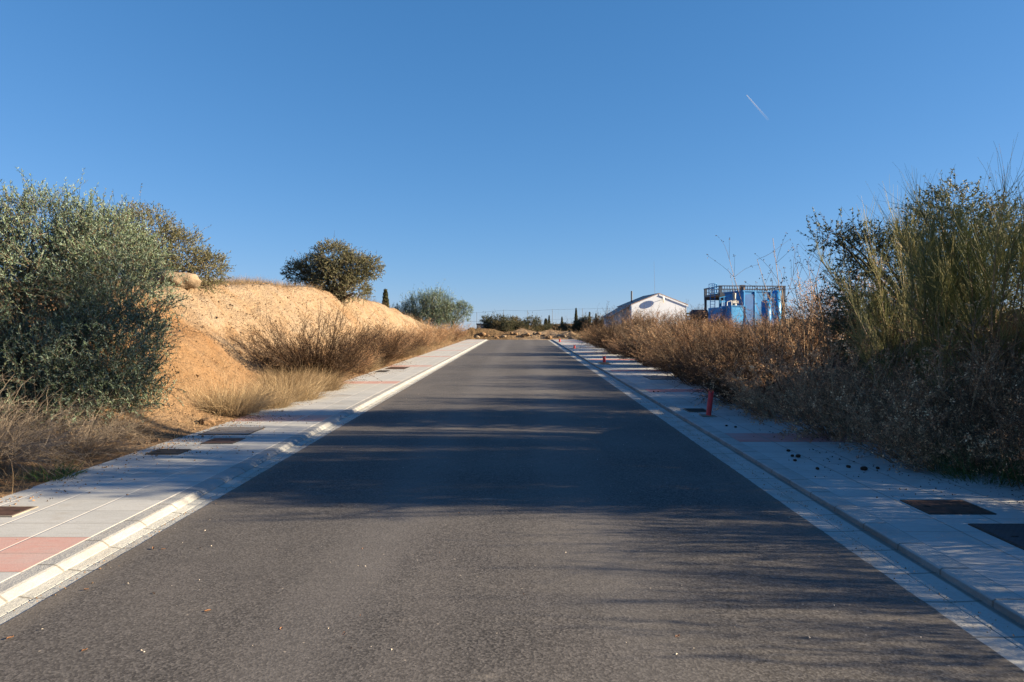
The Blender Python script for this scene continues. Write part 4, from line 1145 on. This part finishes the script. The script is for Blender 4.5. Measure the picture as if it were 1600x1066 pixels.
cover('manhole_cover', 'small far grey cover before the dark one on the left', 588, 606, 579.5, 582, M['dark_iron'], M['dark_iron'], CG, -1)
cover('manhole_cover', 'rust brown cover in the right pavement near the camera', 1424, 1524, 781, 802.5, M['rust_iron'], M['dark_iron'], CG, 1)
cover('pavement_grating', 'black open grating at the right edge of the photo', 1552, 1690, 818, 862, M['grate_blue'], M['dark_iron'], CG, 1)
cover('pavement_grating', 'pale grey grating in the right pavement beyond the red stub', 1010, 1052, 588, 593.5, M['grate_grey'], M['dark_iron'], CG, 1)
cover('open_chamber', 'dark open chamber beside the nearest red pipe stub', 1070, 1104, 639, 644.5, M['hole'], M['pit_wall'], CG, 1)
cover('open_chamber', 'small dark chamber at the foot of the second red pipe stub', 936, 952, 567, 570, M['hole'], M['pit_wall'], CG, 1)

RG = 'red conduit stubs sticking out of the right pavement'
def red_stub(px, base, top, r, lab, tilt):
    k = EYE - KH
    y = F * k / (base - 502.3); x = (px - 814) / F * y; h = (base - top) / F * y
    t = thing('red_pipe_stub', lab, 'pipe', (x, y, pz(y)), 0, RG)
    t.rotation_euler = (radians(2), radians(tilt), 0)
    g = Geo()
    nr = max(8, int(h / .022)); nn = 18
    zz = np.repeat(np.linspace(0, h, nr * 2), 1)
    an = np.linspace(0, 2 * pi, nn + 1)
    A, Zg = np.meshgrid(an, zz)
    rad = np.where((np.arange(nr * 2) // 1) % 2 == 0, r, r * .93)[:, None]
    cut = 1 + 0 * A
    Zg = Zg + (Zg / h) ** 6 * .03 * np.sin(A * 2 + 1)
    g.grid(rad * np.cos(A), rad * np.sin(A), Zg)
    obj('tube', g, M['red_plastic'], t, False)
    obj('inside', Geo().tube((0, 0, -.02), (0, 0, h * .9), r * .85, n=18), M['hole'], t)
    obj('footing', Geo().box((0, 0, .004), (r * 6, r * 6, .018)), M['pit_wall'], t)
red_stub(1106, 650, 613, .046, 'nearest red corrugated pipe stub standing in the right pavement', 6)
red_stub(944, 567, 557, .06, 'second red pipe stub farther up the right pavement', -2)
red_stub(897.5, 545, 539.5, .06, 'third red pipe stub near the far end of the right pavement', 0)
red_stub(874.5, 534.8, 530.5, .07, 'farthest red pipe stub close to the road crest', 0)

# dark clods on the right pavement
def lump(seed, r, sub=2):
    import bmesh
    bm = bmesh.new(); bmesh.ops.create_icosphere(bm, subdivisions=sub, radius=r)
    v = np.array([q.co[:] for q in bm.verts]); f = np.array([[q.index for q in p.verts] for p in bm.faces]); bm.free()
    v = v * (1 + .5 * fbm(v[:, 0] / r * 1.3 + seed, v[:, 1] / r * 1.3 + v[:, 2] / r, seed, 3))[:, None]
    return v, f
dr = None
for k, (px, py, s) in enumerate([(1230, 705, 1), (1236, 713, 1), (1245, 714, 1.3), (1240, 720, .9), (1275, 733, 1), (1323, 730, 1.1), (1347, 734, 1.6), (1368, 732, 1.0), (1134, 666, .9), (1148, 668, .9), (1021, 613, 1.1), (1028, 613, .9)]):
    y = F * (EYE - KH) / (py - 502.3); x = (px - 814) / F * y
    if dr is None:
        v, f = lump(5, .021); dr = obj('dark_clod', Geo().add(v * [1.2, 1, .75], tris=f), M['dropping'], None, True)
        tag(dr, 'small dark clod lying on the shaded right pavement', 'clod', 'dark clods on the right pavement'); o = dr
    else:
        o = dr.copy(); COL.objects.link(o)
    o.location = (x, y, pz(y, .012 * s)); o.scale = (s, s, s); o.rotation_euler = (0, 0, k * 1.1)

# dead leaves on the asphalt
lf = None
rs = np.random.default_rng(77)
spots = [(236, 861), (252, 862), (130, 926), (237, 932), (9, 1003), (127, 1022), (688, 867), (560, 966), (537, 995), (545, 1017), (592, 802), (704, 809), (833, 985), (566, 861), (820, 931), (1058, 996), (310, 860), (322, 959), (438, 987), (718, 805)]
for k, (px, py) in enumerate(spots):
    y = F * EYE / (py - 502.3); x = (px - 814) / F * y
    if lf is None:
        g = Geo()
        a = np.linspace(-1, 1, 7); b = np.linspace(-1, 1, 4)
        A, B = np.meshgrid(a, b)
        g.grid(A * .032, B * .013 * np.sqrt(np.clip(1 - A * A, .02, 1)), -.002 + .010 * B * B + .008 * A * A * A)
        lf = tag(obj('dead_leaf', g, M['leaf_litter'], None, True), 'small curled dead leaf lying on the asphalt', 'leaf', 'dead leaves on the asphalt'); o = lf
    else:
        o = lf.copy(); COL.objects.link(o)
    s = rs.uniform(.35, .62)
    o.location = (x, y, float(base_z(y)) + .008); o.rotation_euler = (rs.uniform(-.2, .2), rs.uniform(-.2, .2), rs.uniform(0, 6)); o.scale = (s, s, s)

# grit, crumbs of earth and plant litter: uncountable
def scatter(name, label, pts, size, m, seed, zf):
    rng = np.random.default_rng(seed)
    g = Geo()
    tet = np.array([[1, 0, -.3], [-.5, .87, -.3], [-.5, -.87, -.3], [.1, .1, .75]])
    n = len(pts)
    ang = rng.uniform(0, 2 * pi, n); s = size * np.minimum(rng.lognormal(0, .45, n), 1.7)
    c, sn = np.cos(ang), np.sin(ang)
    V = np.zeros((n, 4, 3))
    V[:, :, 0] = (tet[None, :, 0] * c[:, None] - tet[None, :, 1] * sn[:, None]) * s[:, None]
    V[:, :, 1] = (tet[None, :, 0] * sn[:, None] + tet[None, :, 1] * c[:, None]) * s[:, None]
    V[:, :, 2] = tet[None, :, 2] * s[:, None]
    V += rng.normal(0, .25, V.shape) * s[:, None, None]
    V += np.stack([pts[:, 0], pts[:, 1], zf(pts[:, 0], pts[:, 1])], 1)[:, None]
    i = np.arange(n)[:, None] * 4
    f = np.concatenate([i + np.array([[0, 1, 3]]), i + np.array([[1, 2, 3]]), i + np.array([[2, 0, 3]])])
    g.add(V, tris=f)
    return tag(obj(name, g, m), label, 'gravel', kind='stuff')
rs = np.random.default_rng(91)
pt = np.stack([rs.uniform(AL, AR, 260), rs.uniform(3.2, 22, 260) ** 1.0], 1)
scatter('road_grit', 'pale grit scattered over the asphalt', pt, .0042, M['pebble'], 1, lambda x, y: base_z(y) + .012)
def edge_pts(x0, sgn, n, y0, y1, spread):
    y = rs.uniform(y0, y1, n); k = vnoise(y * 1.3, y * 0, 8)
    return np.stack([x0 + sgn * np.abs(rs.normal(0, spread, n)) * (k + .1), y], 1)
pt = np.concatenate([edge_pts(PL, 1, 1500, 5, 30, .5), edge_pts(PL, 1, 500, 9, 13, .9)])
scatter('earth_crumbs', 'crumbs of earth strewn along the left pavement', pt, .009, M['clod'], 2, lambda x, y: base_z(y) + KH + .003)
pt = np.concatenate([edge_pts(PR, -1, 2600, 6, 30, 1.1)])
scatter('plant_litter', 'dark plant litter strewn under the shrubs on the right pavement', pt, .008, M['dropping'], 3, lambda x, y: base_z(y) + KH + .003)
pt = np.concatenate([edge_pts(-2.98, 1, 900, 3.5, 30, .10), edge_pts(2.70, -1, 1100, 3, 30, .22)])
scatter('gutter_grit', 'fine grit gathered along both gutters', pt, .0045, M['clod'], 6, lambda x, y: base_z(y) + .006)
n = 5200
xx = rs.uniform(-9.5, -4.9, n); yy = rs.uniform(9, 45, n)
scatter('bank_stones', 'loose stones on the face of the cut bank', np.stack([xx, yy], 1), .026, M['clod'], 4, lambda x, y: ground_z(x, y) + .005)

# boulder on the bank, stones at its foot, berm rocks
def boulder(name, label, x, y, r, sc_, m, seed, group=None, dz=.3):
    v, f = lump(seed, r, 4)
    v = v * (1 + .45 * fbm(v[:, 0] / r * 3, v[:, 1] / r * 3 + v[:, 2] / r * 2.5, seed + 5, 4) + .25 * np.abs(fbm(v[:, 0] / r * 6, v[:, 2] / r * 6 + v[:, 1] / r * 4, seed + 9, 3)))[:, None]
    o = obj(name, Geo().add(v * sc_, tris=f), m, None, True)
    o.location = (x, y, gz(x, y) + r * sc_[2] * dz)
    return tag(o, label, 'rock', group)
boulder('boulder', 'pale boulder on the top edge of the bank beside the oak', -9.3, 19.5, .46, (1.35, .9, .55), M['stone'], 14, dz=.45)
boulder('rock', 'fist sized orange stone at the edge of the left pavement', -4.98, 11.6, .10, (1.2, 1, .8), M['clod'], 15)
for k in range(16):
    x = -4.5 + 8.6 * k / 15 + rs.uniform(-.3, .3); y = 71.6 + rs.uniform(-.3, .5)
    boulder('rock', 'orange rock in the low earth berm that closes the road', x, y, rs.uniform(.1, .24), (1.3, 1, .8), M['clod'] if k % 5 else M['stone'], 40 + k, 'rocks of the berm at the road end')

# vapour trail of an aeroplane high in the sky
def trail():
    t = NT('vapour')
    a = t.n('ShaderNodeAttribute', attribute_name='tint').outputs['Fac']
    d = t.n('ShaderNodeBsdfDiffuse', ins={'Color': (.8, .82, .85, 1)}).outputs[0]
    tr = t.n('ShaderNodeBsdfTransparent').outputs[0]
    mx = t.n('ShaderNodeMixShader', ins={0: a})
    t.t.links.new(tr, mx.inputs[1]); t.t.links.new(d, mx.inputs[2])
    return t.done(mx.outputs[0])
M['vapour'] = trail()
D = 6000.0
A = np.array(at(1165, 150, D)); B = np.array(at(1199, 189, D))
g = Geo()
n = 24
for k in range(n):
    f0, f1 = k / n, (k + 1) / n
    r0 = 3.0 + 4.5 * f0; r1 = 3.0 + 4.5 * f1
    g.tube(A + (B - A) * f0, A + (B - A) * f1, r0, r1, 8, False, tint=.34 * (1 - .75 * f0) * (1 - f0 * f0 * .5))
tag(obj('vapour_trail', g, M['vapour']), 'short white vapour trail high in the blue sky', 'vapour trail')
